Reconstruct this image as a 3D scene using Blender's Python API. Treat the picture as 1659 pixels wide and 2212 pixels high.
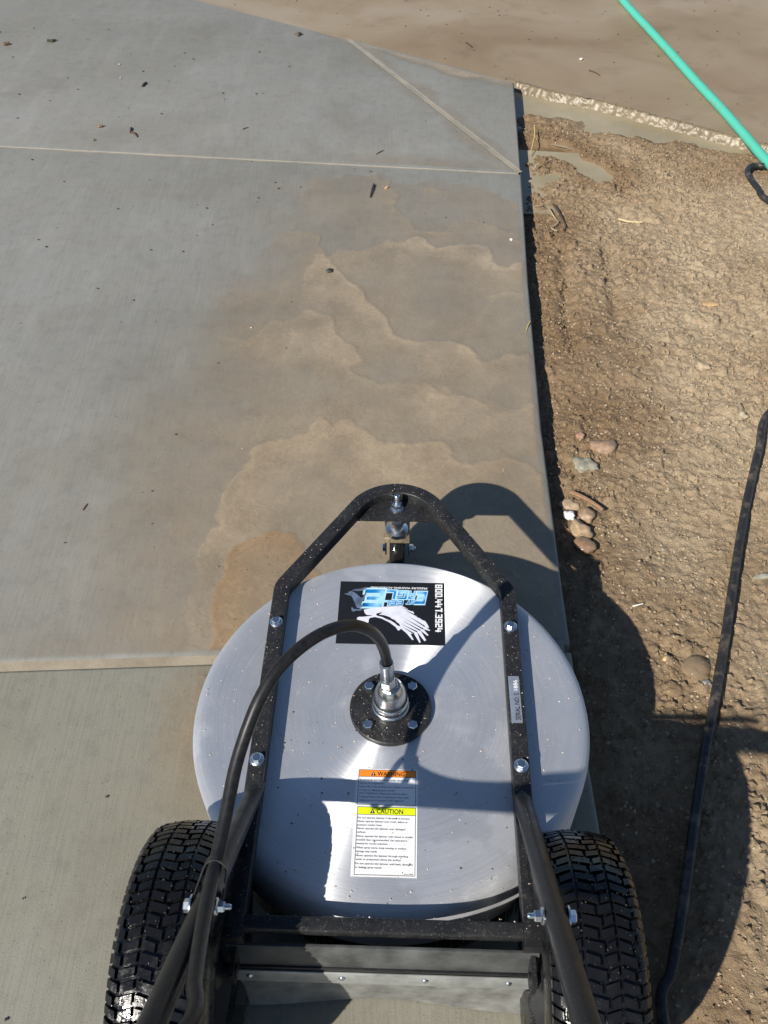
import bpy, bmesh, math, random
import numpy as np
from mathutils import Vector, Matrix

for o in list(bpy.data.objects):
    bpy.data.objects.remove(o)
scene = bpy.context.scene
COL = scene.collection
R = math.radians
random.seed(7)
rng = np.random.default_rng(11)

# ------------------------------------------------------------------ camera
CAM_F, CAM_PITCH, CAM_ROLL, CAM_H = 1960.0, 0.82035, -0.01811, 1.426   # focal in units of the 1659 x 2212 view
_fw = Vector((0, math.cos(CAM_PITCH), -math.sin(CAM_PITCH)))
_r = Vector((1, 0, 0)); _u = _r.cross(_fw)
_r2 = _r * math.cos(CAM_ROLL) + _u * math.sin(CAM_ROLL)
_u2 = -_r * math.sin(CAM_ROLL) + _u * math.cos(CAM_ROLL)
cam_data = bpy.data.cameras.new('camera')
cam = bpy.data.objects.new('camera', cam_data)
COL.objects.link(cam)
cam_data.sensor_fit = 'VERTICAL'
cam_data.sensor_height = 36.0
cam_data.lens = CAM_F / 2212.0 * 36.0
cam_data.clip_start = 0.02
cam_data.clip_end = 500
m = Matrix.Identity(4)
for i in range(3):
    m[i][0], m[i][1], m[i][2] = _r2[i], _u2[i], -_fw[i]
m[2][3] = CAM_H
cam.matrix_world = m
scene.camera = cam
scene.render.resolution_x, scene.render.resolution_y = 768, 1024

# ------------------------------------------------------------------ light
SUN = Vector((0.865, 0.985, -1.0)).normalized()          # direction the light travels
elev = math.asin(-SUN.z)
world = bpy.data.worlds.new('World'); scene.world = world
world.use_nodes = True
wn = world.node_tree
sky = wn.nodes.new('ShaderNodeTexSky')
sky.sky_type = 'NISHITA'; sky.sun_disc = False
sky.sun_elevation = elev
sky.sun_rotation = math.atan2(-SUN.x, -SUN.y)
sky.air_density = 1.0; sky.dust_density = 0.2; sky.ozone_density = 3.0
bg = wn.nodes['Background']; bg.inputs['Strength'].default_value = 0.068
wn.links.new(sky.outputs[0], bg.inputs[0])
sd = bpy.data.lights.new('sun', 'SUN'); sd.energy = 4.7; sd.angle = R(0.53); sd.color = (1.0, 0.95, 0.86)
sun = bpy.data.objects.new('sun', sd); COL.objects.link(sun)
sun.rotation_euler = SUN.to_track_quat('-Z', 'Y').to_euler()
sun.location = (-3, -3, 5)
vs = scene.view_settings
vs.view_transform = 'Standard'; vs.look = 'None'; vs.exposure = 0.48; vs.gamma = 1.0; vs.use_curve_mapping = False


# ------------------------------------------------------------------ helpers
def px(u, v, z=0.0):
    """point at height z seen at (u, v) of the 1659 x 2212 view"""
    d = _fw + _r2 * ((u - 829.5) / CAM_F) - _u2 * ((v - 1106) / CAM_F)
    t = (z - CAM_H) / d.z
    return Vector((0, 0, CAM_H)) + d * t


def tag(o, label=None, cat=None, group=None, kind=None):
    if label: o['label'] = label
    if cat: o['category'] = cat
    if group: o['group'] = group
    if kind: o['kind'] = kind
    return o


class Mat:
    def __init__(s, name):
        s.m = bpy.data.materials.new(name); s.m.use_nodes = True
        s.nt = s.m.node_tree; s.b = s.nt.nodes['Principled BSDF']; s.out = s.nt.nodes['Material Output']

    def n(s, typ, props=None, **ins):
        nd = s.nt.nodes.new('ShaderNode' + typ)
        for k, v in (props or {}).items(): setattr(nd, k, v)
        for k, v in ins.items(): s.put(nd, k, v)
        return nd

    def put(s, nd, k, v):
        if k.startswith('i') and k[1:].isdigit(): sock = nd.inputs[int(k[1:])]
        else: sock = nd.inputs[k.replace('_', ' ')]
        if isinstance(v, bpy.types.NodeSocket): s.nt.links.new(v, sock)
        elif isinstance(v, bpy.types.Node): s.nt.links.new(v.outputs[0], sock)
        else: sock.default_value = v

    def set(s, **ins):
        for k, v in ins.items(): s.put(s.b, k, v)
        return s

    def coord(s, scale=(1, 1, 1), rot=(0, 0, 0)):
        tc = s.n('TexCoord')
        return s.n('Mapping', Vector=tc.outputs['Object'], Scale=scale, Rotation=rot)

    def noise(s, scale, detail=4, rough=.55, vec=None, **kw):
        ins = dict(Scale=scale, Detail=detail, Roughness=rough)
        if vec is None: vec = s.n('TexCoord').outputs['Object']
        return s.n('TexNoise', Vector=vec, **ins)

    def ramp(s, fac, stops, interp='LINEAR'):
        r = s.n('ValToRGB', Fac=fac); cr = r.color_ramp; cr.interpolation = interp
        while len(cr.elements) < len(stops): cr.elements.new(.5)
        for e, (p, c) in zip(cr.elements, stops):
            e.position = p
            e.color = (c, c, c, 1) if not isinstance(c, tuple) else (*c, 1)
        return r

    def mix(s, fac, a, b, mode='MIX'):
        nd = s.nt.nodes.new('ShaderNodeMix'); nd.data_type = 'RGBA'; nd.blend_type = mode
        for i, v in ((0, fac), (6, a), (7, b)):
            if isinstance(v, tuple): v = (*v, 1)
            if isinstance(v, bpy.types.NodeSocket): s.nt.links.new(v, nd.inputs[i])
            elif isinstance(v, bpy.types.Node): s.nt.links.new(v.outputs[0], nd.inputs[i])
            else: nd.inputs[i].default_value = v
        return nd.outputs[2]

    def math(s, op, a, b=0.0, c=None):
        nd = s.n('Math', {'operation': op}, i0=a, i1=b)
        if c is not None: s.put(nd, 'i2', c)
        return nd

    def attr(s, name):
        return s.n('Attribute', {'attribute_name': name})

    def bump(s, h, strength=.3, dist=.002, normal=None):
        b = s.n('Bump', Strength=strength, Distance=dist, Height=h)
        if normal is not None: s.put(b, 'Normal', normal)
        return b


def simple(name, col, rough=.5, metal=0.0, var=.15, scale=60, spec=.5, coat=0.0, bump=0.0):
    M = Mat(name)
    n = M.noise(scale, 5, .6)
    c = M.mix(M.ramp(n, [(.3, 0.0), (.7, 1.0)]), tuple(x * (1 - var) for x in col), tuple(min(1, x * (1 + var)) for x in col))
    M.set(Base_Color=c, Roughness=rough, Metallic=metal)
    M.b.inputs['Specular IOR Level'].default_value = spec
    M.b.inputs['Coat Weight'].default_value = coat
    if bump: M.set(Normal=M.bump(n, bump, .001))
    return M.m


class MB:
    """collects shapes; build() links them as ONE mesh object"""
    def __init__(s): s.v = []; s.f = []

    def add(s, verts, faces):
        k = len(s.v); s.v += [tuple(p) for p in verts]; s.f += [tuple(i + k for i in f) for f in faces]; return s

    def box(s, c, d, rot=None, bev=0.0):
        bm = bmesh.new(); bmesh.ops.create_cube(bm, size=1)
        bmesh.ops.scale(bm, vec=d, verts=bm.verts)
        if bev: bmesh.ops.bevel(bm, geom=bm.edges[:], offset=bev, segments=2, affect='EDGES', profile=.5)
        M = Matrix.Translation(c) @ (rot.to_4x4() if rot else Matrix.Identity(4))
        bmesh.ops.transform(bm, matrix=M, verts=bm.verts)
        s.bm(bm); return s

    def bm(s, bm):
        bm.verts.index_update()
        s.add([v.co.copy() for v in bm.verts], [[v.index for v in f.verts] for f in bm.faces]); bm.free()

    def lathe(s, prof, n=48, M=None, close=True):
        M = M or Matrix.Identity(4); vs_, fs = [], []
        k = len(prof)
        for i in range(n):
            a = 2 * math.pi * i / n
            for r, z in prof: vs_.append(M @ Vector((r * math.cos(a), r * math.sin(a), z)))
        for i in range(n):
            j = (i + 1) % n
            for q in range(k - 1): fs.append((i * k + q, j * k + q, j * k + q + 1, i * k + q + 1))
        s.add(vs_, fs); return s

    def prism(s, poly, z0, z1, M=None, bev=0):
        M = M or Matrix.Identity(4); n = len(poly)
        vs_ = [M @ Vector((x, y, z0)) for x, y in poly] + [M @ Vector((x, y, z1)) for x, y in poly]
        fs = [tuple(range(n))[::-1], tuple(range(n, 2 * n))] + [(i, (i + 1) % n, n + (i + 1) % n, n + i) for i in range(n)]
        s.add(vs_, fs); return s

    def tube(s, path, r, n=12, caps=True, sec=None, up=None):
        """sweep a round (or given) section along a path; r a number or a list"""
        P = [Vector(p) for p in path]; K = len(P)
        rr = r if isinstance(r, (list, tuple)) else [r] * K
        sec = sec or [(math.cos(2 * math.pi * i / n), math.sin(2 * math.pi * i / n)) for i in range(n)]
        n = len(sec); T = []
        for i in range(K):
            a = (P[i] - P[i - 1]).normalized() if i else (P[1] - P[0]).normalized()
            b = (P[i + 1] - P[i]).normalized() if i < K - 1 else a
            T.append(((a + b).normalized(), a, b))
        t0 = T[0][0]
        ref = Vector(up) if up else (Vector((0, 0, 1)) if abs(t0.z) < .9 else Vector((1, 0, 0)))
        S = t0.cross(ref).normalized(); vs_ = []
        for i in range(K):
            t, a, b = T[i]
            if up: S = t.cross(Vector(up)).normalized()
            else: S = (S - t * S.dot(t)).normalized()
            U = S.cross(t).normalized()
            stretch = 1 / max(.5, t.dot(a))
            for x, y in sec: vs_.append(P[i] + (S * x * (stretch if up else 1) + U * y) * rr[i])
        fs = [(i * n + q, i * n + (q + 1) % n, (i + 1) * n + (q + 1) % n, (i + 1) * n + q) for i in range(K - 1) for q in range(n)]
        if caps: fs += [tuple(range(n))[::-1], tuple(range((K - 1) * n, K * n))]
        s.add(vs_, fs); return s

    def build(s, name, mat, parent=None, smooth=True, angle=35, mats=None):
        me = bpy.data.meshes.new(name); me.from_pydata(s.v, [], s.f); me.update()
        bm = bmesh.new(); bm.from_mesh(me); bmesh.ops.recalc_face_normals(bm, faces=bm.faces); bm.to_mesh(me); bm.free()
        me.materials.append(mat)
        o = bpy.data.objects.new(name, me); COL.objects.link(o); o.parent = parent
        if smooth:
            me.shade_smooth()
            me.set_sharp_from_angle(angle=R(angle))
        return o


def catmull(pts, k=8):
    P = [Vector(p) for p in pts]; P = [P[0] * 2 - P[1]] + P + [P[-1] * 2 - P[-2]]; out = []
    for i in range(1, len(P) - 2):
        a, b, c, d = P[i - 1:i + 3]
        for j in range(k):
            t = j / k
            out.append(.5 * ((2 * b) + (c - a) * t + (2 * a - 5 * b + 4 * c - d) * t * t + (3 * b - a - 3 * c + d) * t ** 3))
    out.append(P[-2]); return out


# --- numpy noise
def _hash(ix, iy, seed):
    h = (ix.astype(np.int64) * 374761393 + iy.astype(np.int64) * 668265263 + seed * 974634777) & 0xffffffff
    h = ((h ^ (h >> 13)) * 1274126177) & 0xffffffff
    h = (h ^ (h >> 16)) & 0xffffff
    return h / float(0xffffff)


def vnoise(x, y, seed=0):
    ix, iy = np.floor(x), np.floor(y); fx, fy = x - ix, y - iy
    fx = fx * fx * fx * (fx * (fx * 6 - 15) + 10); fy = fy * fy * fy * (fy * (fy * 6 - 15) + 10)
    a, b = _hash(ix, iy, seed), _hash(ix + 1, iy, seed); c, d = _hash(ix, iy + 1, seed), _hash(ix + 1, iy + 1, seed)
    return (a + (b - a) * fx) * (1 - fy) + (c + (d - c) * fx) * fy


def fbm(x, y, scale, oct=4, seed=0, gain=.5):
    t = 0; amp = 1; tot = 0
    for o in range(oct):
        t = t + amp * vnoise(x / scale + 17.3 * o, y / scale - 9.1 * o, seed + o); tot += amp
        amp *= gain; scale *= .5
    return t / tot - .5


def worley(x, y, scale, seed=0):
    """distance to the nearest jittered point, in cells, and that cell's random value"""
    X, Y = x / scale, y / scale; ix, iy = np.floor(X), np.floor(Y)
    best = np.full(X.shape, 9.0); val = np.zeros(X.shape)
    for dx in (-1, 0, 1):
        for dy in (-1, 0, 1):
            cx, cy = ix + dx, iy + dy
            qx = cx + .5 + .8 * (_hash(cx, cy, seed) - .5); qy = cy + .5 + .8 * (_hash(cx, cy, seed + 5) - .5)
            d = np.hypot(X - qx, Y - qy); w = d < best
            val = np.where(w, _hash(cx, cy, seed + 9), val); best = np.where(w, d, best)
    return best, val


def sstep(a, b, x):
    t = np.clip((x - a) / (b - a), 0, 1); return t * t * (3 - 2 * t)


def seg_dist(X, Y, line):
    d = np.full(X.shape, 1e9)
    for (x0, y0), (x1, y1) in zip(line[:-1], line[1:]):
        ex, ey = x1 - x0, y1 - y0; L = ex * ex + ey * ey + 1e-12
        t = np.clip(((X - x0) * ex + (Y - y0) * ey) / L, 0, 1)
        d = np.minimum(d, np.hypot(X - x0 - t * ex, Y - y0 - t * ey))
    return d


def inside(X, Y, poly):
    c = np.zeros(X.shape, bool); n = len(poly)
    for i in range(n):
        x0, y0 = poly[i]; x1, y1 = poly[(i + 1) % n]
        k = (y0 > Y) != (y1 > Y)
        with np.errstate(divide='ignore', invalid='ignore'):
            xi = (x1 - x0) * (Y - y0) / (y1 - y0 + 1e-15) + x0
        c ^= k & (X < xi)
    return c


def grid_mesh(name, X, Y, Z, keep, mat, attrs=None, smooth=True):
    """quad mesh over a 2-D grid, keeping the faces whose four corners are kept"""
    ny, nx = X.shape
    idx = np.arange(ny * nx).reshape(ny, nx)
    q = np.stack([idx[:-1, :-1], idx[:-1, 1:], idx[1:, 1:], idx[1:, :-1]], -1).reshape(-1, 4)
    k = keep.ravel()[q].all(1); q = q[k]
    used = np.zeros(ny * nx, bool); used[q.ravel()] = True
    remap = np.cumsum(used) - 1
    co = np.stack([X.ravel(), Y.ravel(), Z.ravel()], -1)[used].astype(np.float32); q = remap[q]
    me = bpy.data.meshes.new(name)
    me.vertices.add(len(co)); me.vertices.foreach_set('co', co.ravel())
    me.loops.add(q.size); me.loops.foreach_set('vertex_index', q.ravel().astype(np.int32))
    me.polygons.add(len(q)); me.polygons.foreach_set('loop_start', np.arange(0, q.size, 4, dtype=np.int32))
    me.polygons.foreach_set('loop_total', np.full(len(q), 4, np.int32))
    me.update(calc_edges=True); me.validate()
    if smooth: me.shade_smooth()
    for an, arr in (attrs or {}).items():
        a = me.attributes.new(an, 'FLOAT', 'POINT'); a.data.foreach_set('value', arr.ravel()[used].astype(np.float32))
    me.materials.append(mat)
    o = bpy.data.objects.new(name, me); COL.objects.link(o); return o


# ------------------------------------------------------------------ materials
def concrete_mat(name, rot, tint=(1, 1, 1), lines=1.0):
    M = Mat(name)
    v = M.n('TexCoord').outputs['Object']
    big = M.noise(1.1, 4, .55, v); med = M.noise(7, 6, .62, v); fine = M.noise(360, 3, .7, v); mott = M.noise(28, 5, .65, v)
    st = M.noise(1, 3, .55, M.coord((210, 7, 1), (0, 0, rot)))
    st2 = M.noise(1, 4, .6, M.coord((11, 1.5, 1), (0, 0, rot + .25)))
    t = lambda c: tuple(a * b for a, b in zip(c, tint))
    c = M.mix(M.ramp(big, [(.34, 0.0), (.66, 1.0)]), t((.205, .197, .168)), t((.270, .266, .250)))
    c = M.mix(M.math('MULTIPLY', M.ramp(med, [(.35, 0.0), (.7, 1.0)]), .7), c, t((.242, .231, .200)))
    c = M.mix(M.math('MULTIPLY', M.ramp(mott, [(.35, 1.0), (.5, 0.0)]), .30), c, t((.160, .154, .136)))
    c = M.mix(M.math('MULTIPLY', M.ramp(st, [(.36, 1.0), (.56, 0.0)]), .22 * lines), c, t((.140, .135, .120)))
    c = M.mix(M.math('MULTIPLY', M.ramp(st2, [(.54, 0.0), (.72, 1.0)]), .30), c, t((.305, .300, .290)))
    c = M.mix(M.math('MULTIPLY', M.ramp(fine, [(.30, 1.0), (.42, 0.0)]), .6), c, (.09, .085, .070))
    c = M.mix(M.math('MULTIPLY', M.ramp(fine, [(.62, 0.0), (.72, 1.0)]), .35), c, (.36, .33, .28))
    pat = M.noise(2.6, 6, .68, v)
    c = M.mix(M.math('MULTIPLY', M.ramp(pat, [(.56, 0.0), (.66, 1.0)]), .32), c, t((.300, .292, .272)))
    c = M.mix(M.math('MULTIPLY', M.ramp(pat, [(.34, 1.0), (.46, 0.0)]), .38), c, t((.165, .152, .124)))
    dots = M.n('TexVoronoi', Vector=v, Scale=70.0)
    c = M.mix(M.math('MULTIPLY', M.ramp(dots.outputs['Distance'], [(.05, 1.0), (.12, 0.0)]), .5), c, (.06, .05, .038))
    M.set(Base_Color=c, Roughness=M.ramp(med, [(.3, .5), (.7, .7)]).outputs[0])
    M.b.inputs['Specular IOR Level'].default_value = .35
    h = M.math('ADD', M.math('MULTIPLY', st, .5), M.math('ADD', M.math('MULTIPLY', fine, .7), M.math('MULTIPLY', mott, .5)))
    M.set(Normal=M.bump(h, .45, .0016))
    return M.m


def silt_mat(name, alpha_attr=True, col_a=(.300, .236, .160), col_b=(.400, .322, .226), rough=.17):
    M = Mat(name)
    v = M.n('TexCoord').outputs['Object']
    n1 = M.noise(7, 5, .6, v); n2 = M.n('TexNoise', Vector=v, Scale=42.0, Detail=5.0, Roughness=.68, Distortion=1.6); n3 = M.noise(420, 2, .6, v)
    c = M.mix(M.ramp(n1, [(.3, 0.0), (.7, 1.0)]), col_a, col_b)
    if alpha_attr:
        br = M.attr('brown'); c = M.mix(br.outputs['Fac'], c, (.270, .170, .086))
    c = M.mix(M.math('MULTIPLY', M.ramp(n3, [(.66, 0.0), (.74, 1.0)]), .45), c, (.55, .48, .38))
    c = M.mix(M.math('MULTIPLY', M.ramp(n3, [(.27, 1.0), (.36, 0.0)]), .35), c, (.08, .06, .04))
    M.set(Base_Color=c, Roughness=rough)
    h = M.math('ADD', n2, M.math('MULTIPLY', n3, .35))
    M.set(Normal=M.bump(h, .55, .0022))
    if alpha_attr:
        tr = M.n('BsdfTransparent')
        a = M.attr('silt')
        wob = M.math('MULTIPLY_ADD', M.math('SUBTRACT', n2, .5), .75, 1.0)
        f = M.math('MULTIPLY', a.outputs['Fac'], wob)
        mx = M.n('MixShader', Fac=f, i1=tr.outputs[0], i2=M.b.outputs[0])
        M.nt.links.new(mx.outputs[0], M.out.inputs[0])
    return M.m


def dirt_mat():
    M = Mat('dirt')
    v = M.n('TexCoord').outputs['Object']
    n1 = M.noise(3, 5, .6, v); n2 = M.noise(45, 6, .7, v); n3 = M.noise(260, 4, .7, v); vor = M.n('TexVoronoi', Vector=v, Scale=140.0)
    c = M.mix(M.ramp(n1, [(.35, 0.0), (.65, 1.0)]), (.325, .240, .150), (.420, .332, .222))
    c = M.mix(M.math('MULTIPLY', M.ramp(n2, [(.35, 1.0), (.55, 0.0)]), .5), c, (.175, .122, .074))
    c = M.mix(M.math('MULTIPLY', M.ramp(n3, [(.6, 0.0), (.72, 1.0)]), .55), c, (.50, .42, .30))
    c = M.mix(M.math('MULTIPLY', M.ramp(n3, [(.28, 1.0), (.4, 0.0)]), .5), c, (.10, .07, .045))
    sp = M.ramp(vor.outputs['Color'], [(.90, 0.0), (.93, 1.0)])
    c = M.mix(M.math('MULTIPLY', sp, .55), c, (.40, .22, .13))
    w = M.attr('wet').outputs['Fac']
    c = M.mix(w, c, M.mix(1.0, c, (.60, .53, .46), 'MULTIPLY'))
    M.set(Base_Color=c, Roughness=M.math('MULTIPLY_ADD', w, -.32, .92), Normal=M.bump(M.math('ADD', n3, M.math('MULTIPLY', n2, .6)), .9, .0045))
    M.b.inputs['Specular IOR Level'].default_value = .25
    return M.m


def mud_mat():
    M = Mat('muddy_pavement')
    v = M.n('TexCoord').outputs['Object']
    warp = M.noise(1.4, 3, .5, v)
    wv = M.n('VectorMath', {'operation': 'ADD'}, i0=v, i1=M.n('VectorMath', {'operation': 'SCALE'}, i0=warp.outputs['Color'], Scale=1.2).outputs[0])
    n1 = M.noise(1.1, 4, .5, M.n('Mapping', Vector=wv.outputs[0], Scale=(1.0, 1.7, 1), Rotation=(0, 0, .6)).outputs[0])
    n2 = M.noise(9, 5, .6, v); n3 = M.noise(300, 3, .65, v)
    c = M.mix(M.ramp(n1, [(.36, 0.0), (.62, 1.0)]), (.212, .156, .096), (.282, .220, .150))
    c = M.mix(M.math('MULTIPLY', M.ramp(n1, [(.60, 0.0), (.72, 1.0)]), .6), c, (.31, .265, .215))
    c = M.mix(M.math('MULTIPLY', M.ramp(n2, [(.55, 0.0), (.8, 1.0)]), .5), c, (.14, .10, .07))
    c = M.mix(M.math('MULTIPLY', M.ramp(n3, [(.27, 1.0), (.36, 0.0)]), .5), c, (.07, .05, .035))
    c = M.mix(M.math('MULTIPLY', M.ramp(n3, [(.65, 0.0), (.75, 1.0)]), .35), c, (.42, .35, .26))
    M.set(Base_Color=c, Roughness=.55, Normal=M.bump(M.math('ADD', n2, M.math('MULTIPLY', n3, .5)), .45, .003))
    M.b.inputs['Specular IOR Level'].default_value = .22
    return M.m


def black_paint(name='black_paint', dust=.5):
    M = Mat(name)
    v = M.n('TexCoord').outputs['Object']
    n1 = M.noise(30, 4, .6, v); n3 = M.noise(520, 2, .6, v); n4 = M.noise(170, 3, .65, v)
    c = M.mix(M.ramp(n1, [(.3, 0.0), (.7, 1.0)]), (.012, .0125, .014), (.024, .024, .025))
    c = M.mix(M.math('MULTIPLY', M.ramp(n4, [(.58, 0.0), (.70, 1.0)]), dust), c, (.10, .095, .085))
    c = M.mix(M.math('MULTIPLY', M.ramp(n3, [(.68, 0.0), (.72, 1.0)]), dust * 1.5), c, (.45, .41, .36))
    M.set(Base_Color=c, Roughness=M.ramp(n1, [(.3, .28), (.7, .5)]).outputs[0])
    M.set(Normal=M.bump(M.math('ADD', n3, n4), .15, .001))
    M.b.inputs['Specular IOR Level'].default_value = .32
    return M.m


def deck_mat():
    M = Mat('brushed_aluminium')
    tc = M.n('TexCoord').outputs['Object']
    sep = M.n('SeparateXYZ', Vector=tc)
    rad = M.math('SQRT', M.math('ADD', M.math('MULTIPLY', sep.outputs[0], sep.outputs[0]), M.math('MULTIPLY', sep.outputs[1], sep.outputs[1])))
    ang = M.math('ARCTAN2', sep.outputs[1], sep.outputs[0])
    ring = M.noise(1, 3, .6, M.n('CombineXYZ', X=M.math('MULTIPLY', rad, 900), Y=M.math('MULTIPLY', ang, 1.2), Z=0).outputs[0])
    blot = M.noise(11, 5, .6, tc); spk = M.noise(460, 2, .6, tc); spot = M.noise(85, 3, .6, tc)
    tan = M.n('Tangent', {'direction_type': 'RADIAL', 'axis': 'Z'})
    rg = M.math('ADD', M.math('MULTIPLY', M.ramp(blot, [(.35, 0.0), (.65, 1.0)]), .04), M.math('MULTIPLY_ADD', ring, .10, .40))
    M.set(Base_Color=M.mix(M.ramp(ring, [(.3, 0.0), (.7, 1.0)]), (.66, .67, .69), (.84, .85, .87)), Metallic=1.0, Roughness=rg, Anisotropic=1.0, Anisotropic_Rotation=.25, Tangent=tan.outputs[0])
    nb = M.bump(M.math('ADD', ring, M.math('MULTIPLY', spk, .15)), .05, .0005)
    M.set(Normal=nb)
    df = M.n('BsdfDiffuse', Color=M.mix(M.ramp(ring, [(.3, 0.0), (.7, 1.0)]), (.60, .61, .64), (.72, .73, .76)), Roughness=.6, Normal=nb)
    dust = M.ramp(spk, [(.63, 0.0), (.72, 1.0)])
    mark = M.ramp(M.noise(5, 4, .55, tc), [(.55, 0.0), (.58, .18)])
    fac = M.math('ADD', M.math('MULTIPLY', M.ramp(blot, [(.35, 0.0), (.65, 1.0)]), .05), .27)
    fac = M.math('MINIMUM', M.math('ADD', M.math('ADD', fac, M.math('MULTIPLY', dust, .22)), M.math('ADD', M.math('MULTIPLY', mark, .35), M.math('MULTIPLY', M.ramp(spot, [(.66, 0.0), (.70, 1.0)]), .08))), .85)
    mx = M.n('MixShader', Fac=fac, i1=M.b.outputs[0], i2=df.outputs[0])
    M.nt.links.new(mx.outputs[0], M.out.inputs[0])
    return M.m


MT = dict(
    slab=concrete_mat('broomed_concrete', .12), slab_far=concrete_mat('damp_concrete', 1.48, (.97, .97, .97), .7),
    slab_near=concrete_mat('cross_broomed_concrete', 1.55, (1.02, 1.0, .90)),
    film=silt_mat('silty_water_film'), silt=silt_mat('wet_silt', False, (.22, .185, .130), (.37, .315, .235), .2),
    dirt=dirt_mat(), mud=mud_mat(), paint=black_paint('dusty_black_paint', .45), paint_clean=black_paint('black_tube_paint', .2), deck=deck_mat(),
    zinc=simple('zinc_plating', (.62, .66, .70), .28, 1.0, .12, 200),
    steel=simple('machined_steel', (.60, .60, .60), .24, 1.0, .15, 140),
    dirty_zinc=simple('dirty_zinc', (.30, .24, .16), .45, .6, .4, 120),
    hose=simple('black_hose_rubber', (.012, .012, .013), .42, 0, .5, 130, .32, 0, .15),
    flap=simple('grey_rubber_flap', (.17, .17, .158), .5, 0, .45, 25),
    alu=simple('dull_aluminium_strip', (.42, .43, .42), .5, .6, .25, 40),
    white=simple('white_print', (.78, .78, .78), .4, 0, .03, 60), ink=simple('black_print', (.012, .012, .014), .35, 0, .1, 60),
    orange=simple('orange_print', (.85, .24, .02), .4, 0, .03, 60), yellow=simple('yellow_print', (.72, .80, .01), .4, 0, .03, 60),
    lilac=simple('pale_lilac_print', (.66, .66, .74), .35, 0, .10, 70), dusk=simple('slate_blue_print', (.10, .14, .21), .35, 0, .5, 40),
    cyan=simple('light_blue_print', (.42, .66, .82), .3, 0, .1, 60), rim=simple('black_wheel_rim', (.03, .03, .032), .4, 0, .2, 40),
    brush=simple('black_brush_skirt', (.02, .02, .02), .8, 0, .5, 200),
)
for _nm, _c, _mud, _lim in (('teal', (.075, .45, .33), (.22, .22, .14), .60), ('dusty_hose', (.018, .018, .019), (.16, .13, .10), .57)):
    HM = Mat(_nm + '_ground_hose'); _n = HM.noise(26, 5, .68); _f = HM.noise(240, 3, .6)
    _cc = HM.mix(HM.math('MULTIPLY', HM.ramp(_n, [(_lim - .06, 0.0), (_lim + .08, 1.0)]), .6), _c, _mud)
    HM.set(Base_Color=HM.mix(HM.math('MULTIPLY', HM.ramp(_f, [(.60, 0.0), (.70, 1.0)]), .5), _cc, _mud), Roughness=.45, Normal=HM.bump(_f, .2, .001)); MT[_nm] = HM.m
RB = Mat('wet_tyre_rubber'); _n = RB.noise(55, 4, .65); _f = RB.noise(300, 3, .6)
RB.set(Base_Color=(.0075, .0075, .008, 1), Roughness=RB.ramp(_n, [(.38, .06), (.62, .36)]).outputs[0], Normal=RB.bump(RB.math('ADD', _n, RB.math('MULTIPLY', _f, .5)), .35, .0012))
RB.b.inputs['Specular IOR Level'].default_value = .38; MT['rubber'] = RB.m
Mb = Mat('blue_gradient_print'); _n = Mb.noise(28, 2, .5)
Mb.set(Base_Color=Mb.ramp(_n, [(.32, (.004, .05, .17)), (.5, (.01, .20, .50)), (.68, (.35, .66, .85))]).outputs[0], Roughness=.3); MT['blue'] = Mb.m


# ------------------------------------------------------------------ the setting
EDGE = [(.340, -3.0), (.340, .614), (.341, .727), (.346, .942), (.352, 1.117), (.373, 1.594), (.416, 2.199), (.469, 2.811), (.528, 3.570)]


def edge_x(y):
    return np.interp(y, [p[1] for p in EDGE], [p[0] for p in EDGE])


J1 = lambda x: .967 + .019 * x
J2 = lambda x: 2.908 - .148 * x
TOP = lambda x: 3.961 - .735 * x
DIAG = ((-.118, 4.048), (.469, 2.830))
XL = -3.2


def slab(name, poly, mat, label, bev=.008):
    bm = bmesh.new()
    vs_ = [bm.verts.new((x, y, 0)) for x, y in poly]
    f = bm.faces.new(vs_)
    if f.normal.z < 0: f.normal_flip()
    bm.normal_update()
    g = bmesh.ops.extrude_face_region(bm, geom=[f])
    bmesh.ops.translate(bm, verts=[e for e in g['geom'] if isinstance(e, bmesh.types.BMVert)], vec=(0, 0, -.11))
    bm.normal_update()
    top = [e for e in bm.edges if all(abs(v.co.z) < 1e-6 for v in e.verts)]
    bmesh.ops.bevel(bm, geom=top, offset=bev, segments=4, affect='EDGES', profile=.5)
    bmesh.ops.recalc_face_normals(bm, faces=bm.faces)
    me = bpy.data.meshes.new(name); bm.to_mesh(me); bm.free(); me.materials.append(mat); me.shade_smooth(); me.set_sharp_from_angle(angle=R(50))
    o = bpy.data.objects.new(name, me); COL.objects.link(o)
    return tag(o, label, 'pavement', None, 'structure')


g, g1 = .005, .0085   # half a joint
e_near = [(edge_x(y), y) for y in (J1(.34) - g1, .727, .614, -3.0)]
slab('sidewalk_slab', [(XL, -3.0), (XL, J1(XL) - g1)] + e_near, MT['slab_near'], 'greenish concrete slab broomed crosswise behind the surface cleaner')
e_mid = [(edge_x(y), y) for y in (J2(.469) - g, 2.5, 2.199, 1.9, 1.594, 1.35, 1.117, J1(.34) + g1)]
slab('sidewalk_slab', [(XL, J1(XL) + g1), (XL, J2(XL) - g)] + e_mid, MT['slab'], 'grey concrete slab being washed, with silty water spreading over it')
dx, dy = DIAG[1][0] - DIAG[0][0], DIAG[1][1] - DIAG[0][1]; L = math.hypot(dx, dy); nx_, ny_ = -dy / L * g, dx / L * g
slab('sidewalk_slab', [(XL, J2(XL) + g), (XL, TOP(XL) - g), (DIAG[0][0] - nx_ * 1.0, DIAG[0][1] - ny_ - .004), (DIAG[1][0] - nx_ * 1.4 - .004, DIAG[1][1] - ny_ + .012)],
     MT['slab_far'], 'clean bluish grey concrete slab beyond the straight joint')
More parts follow.
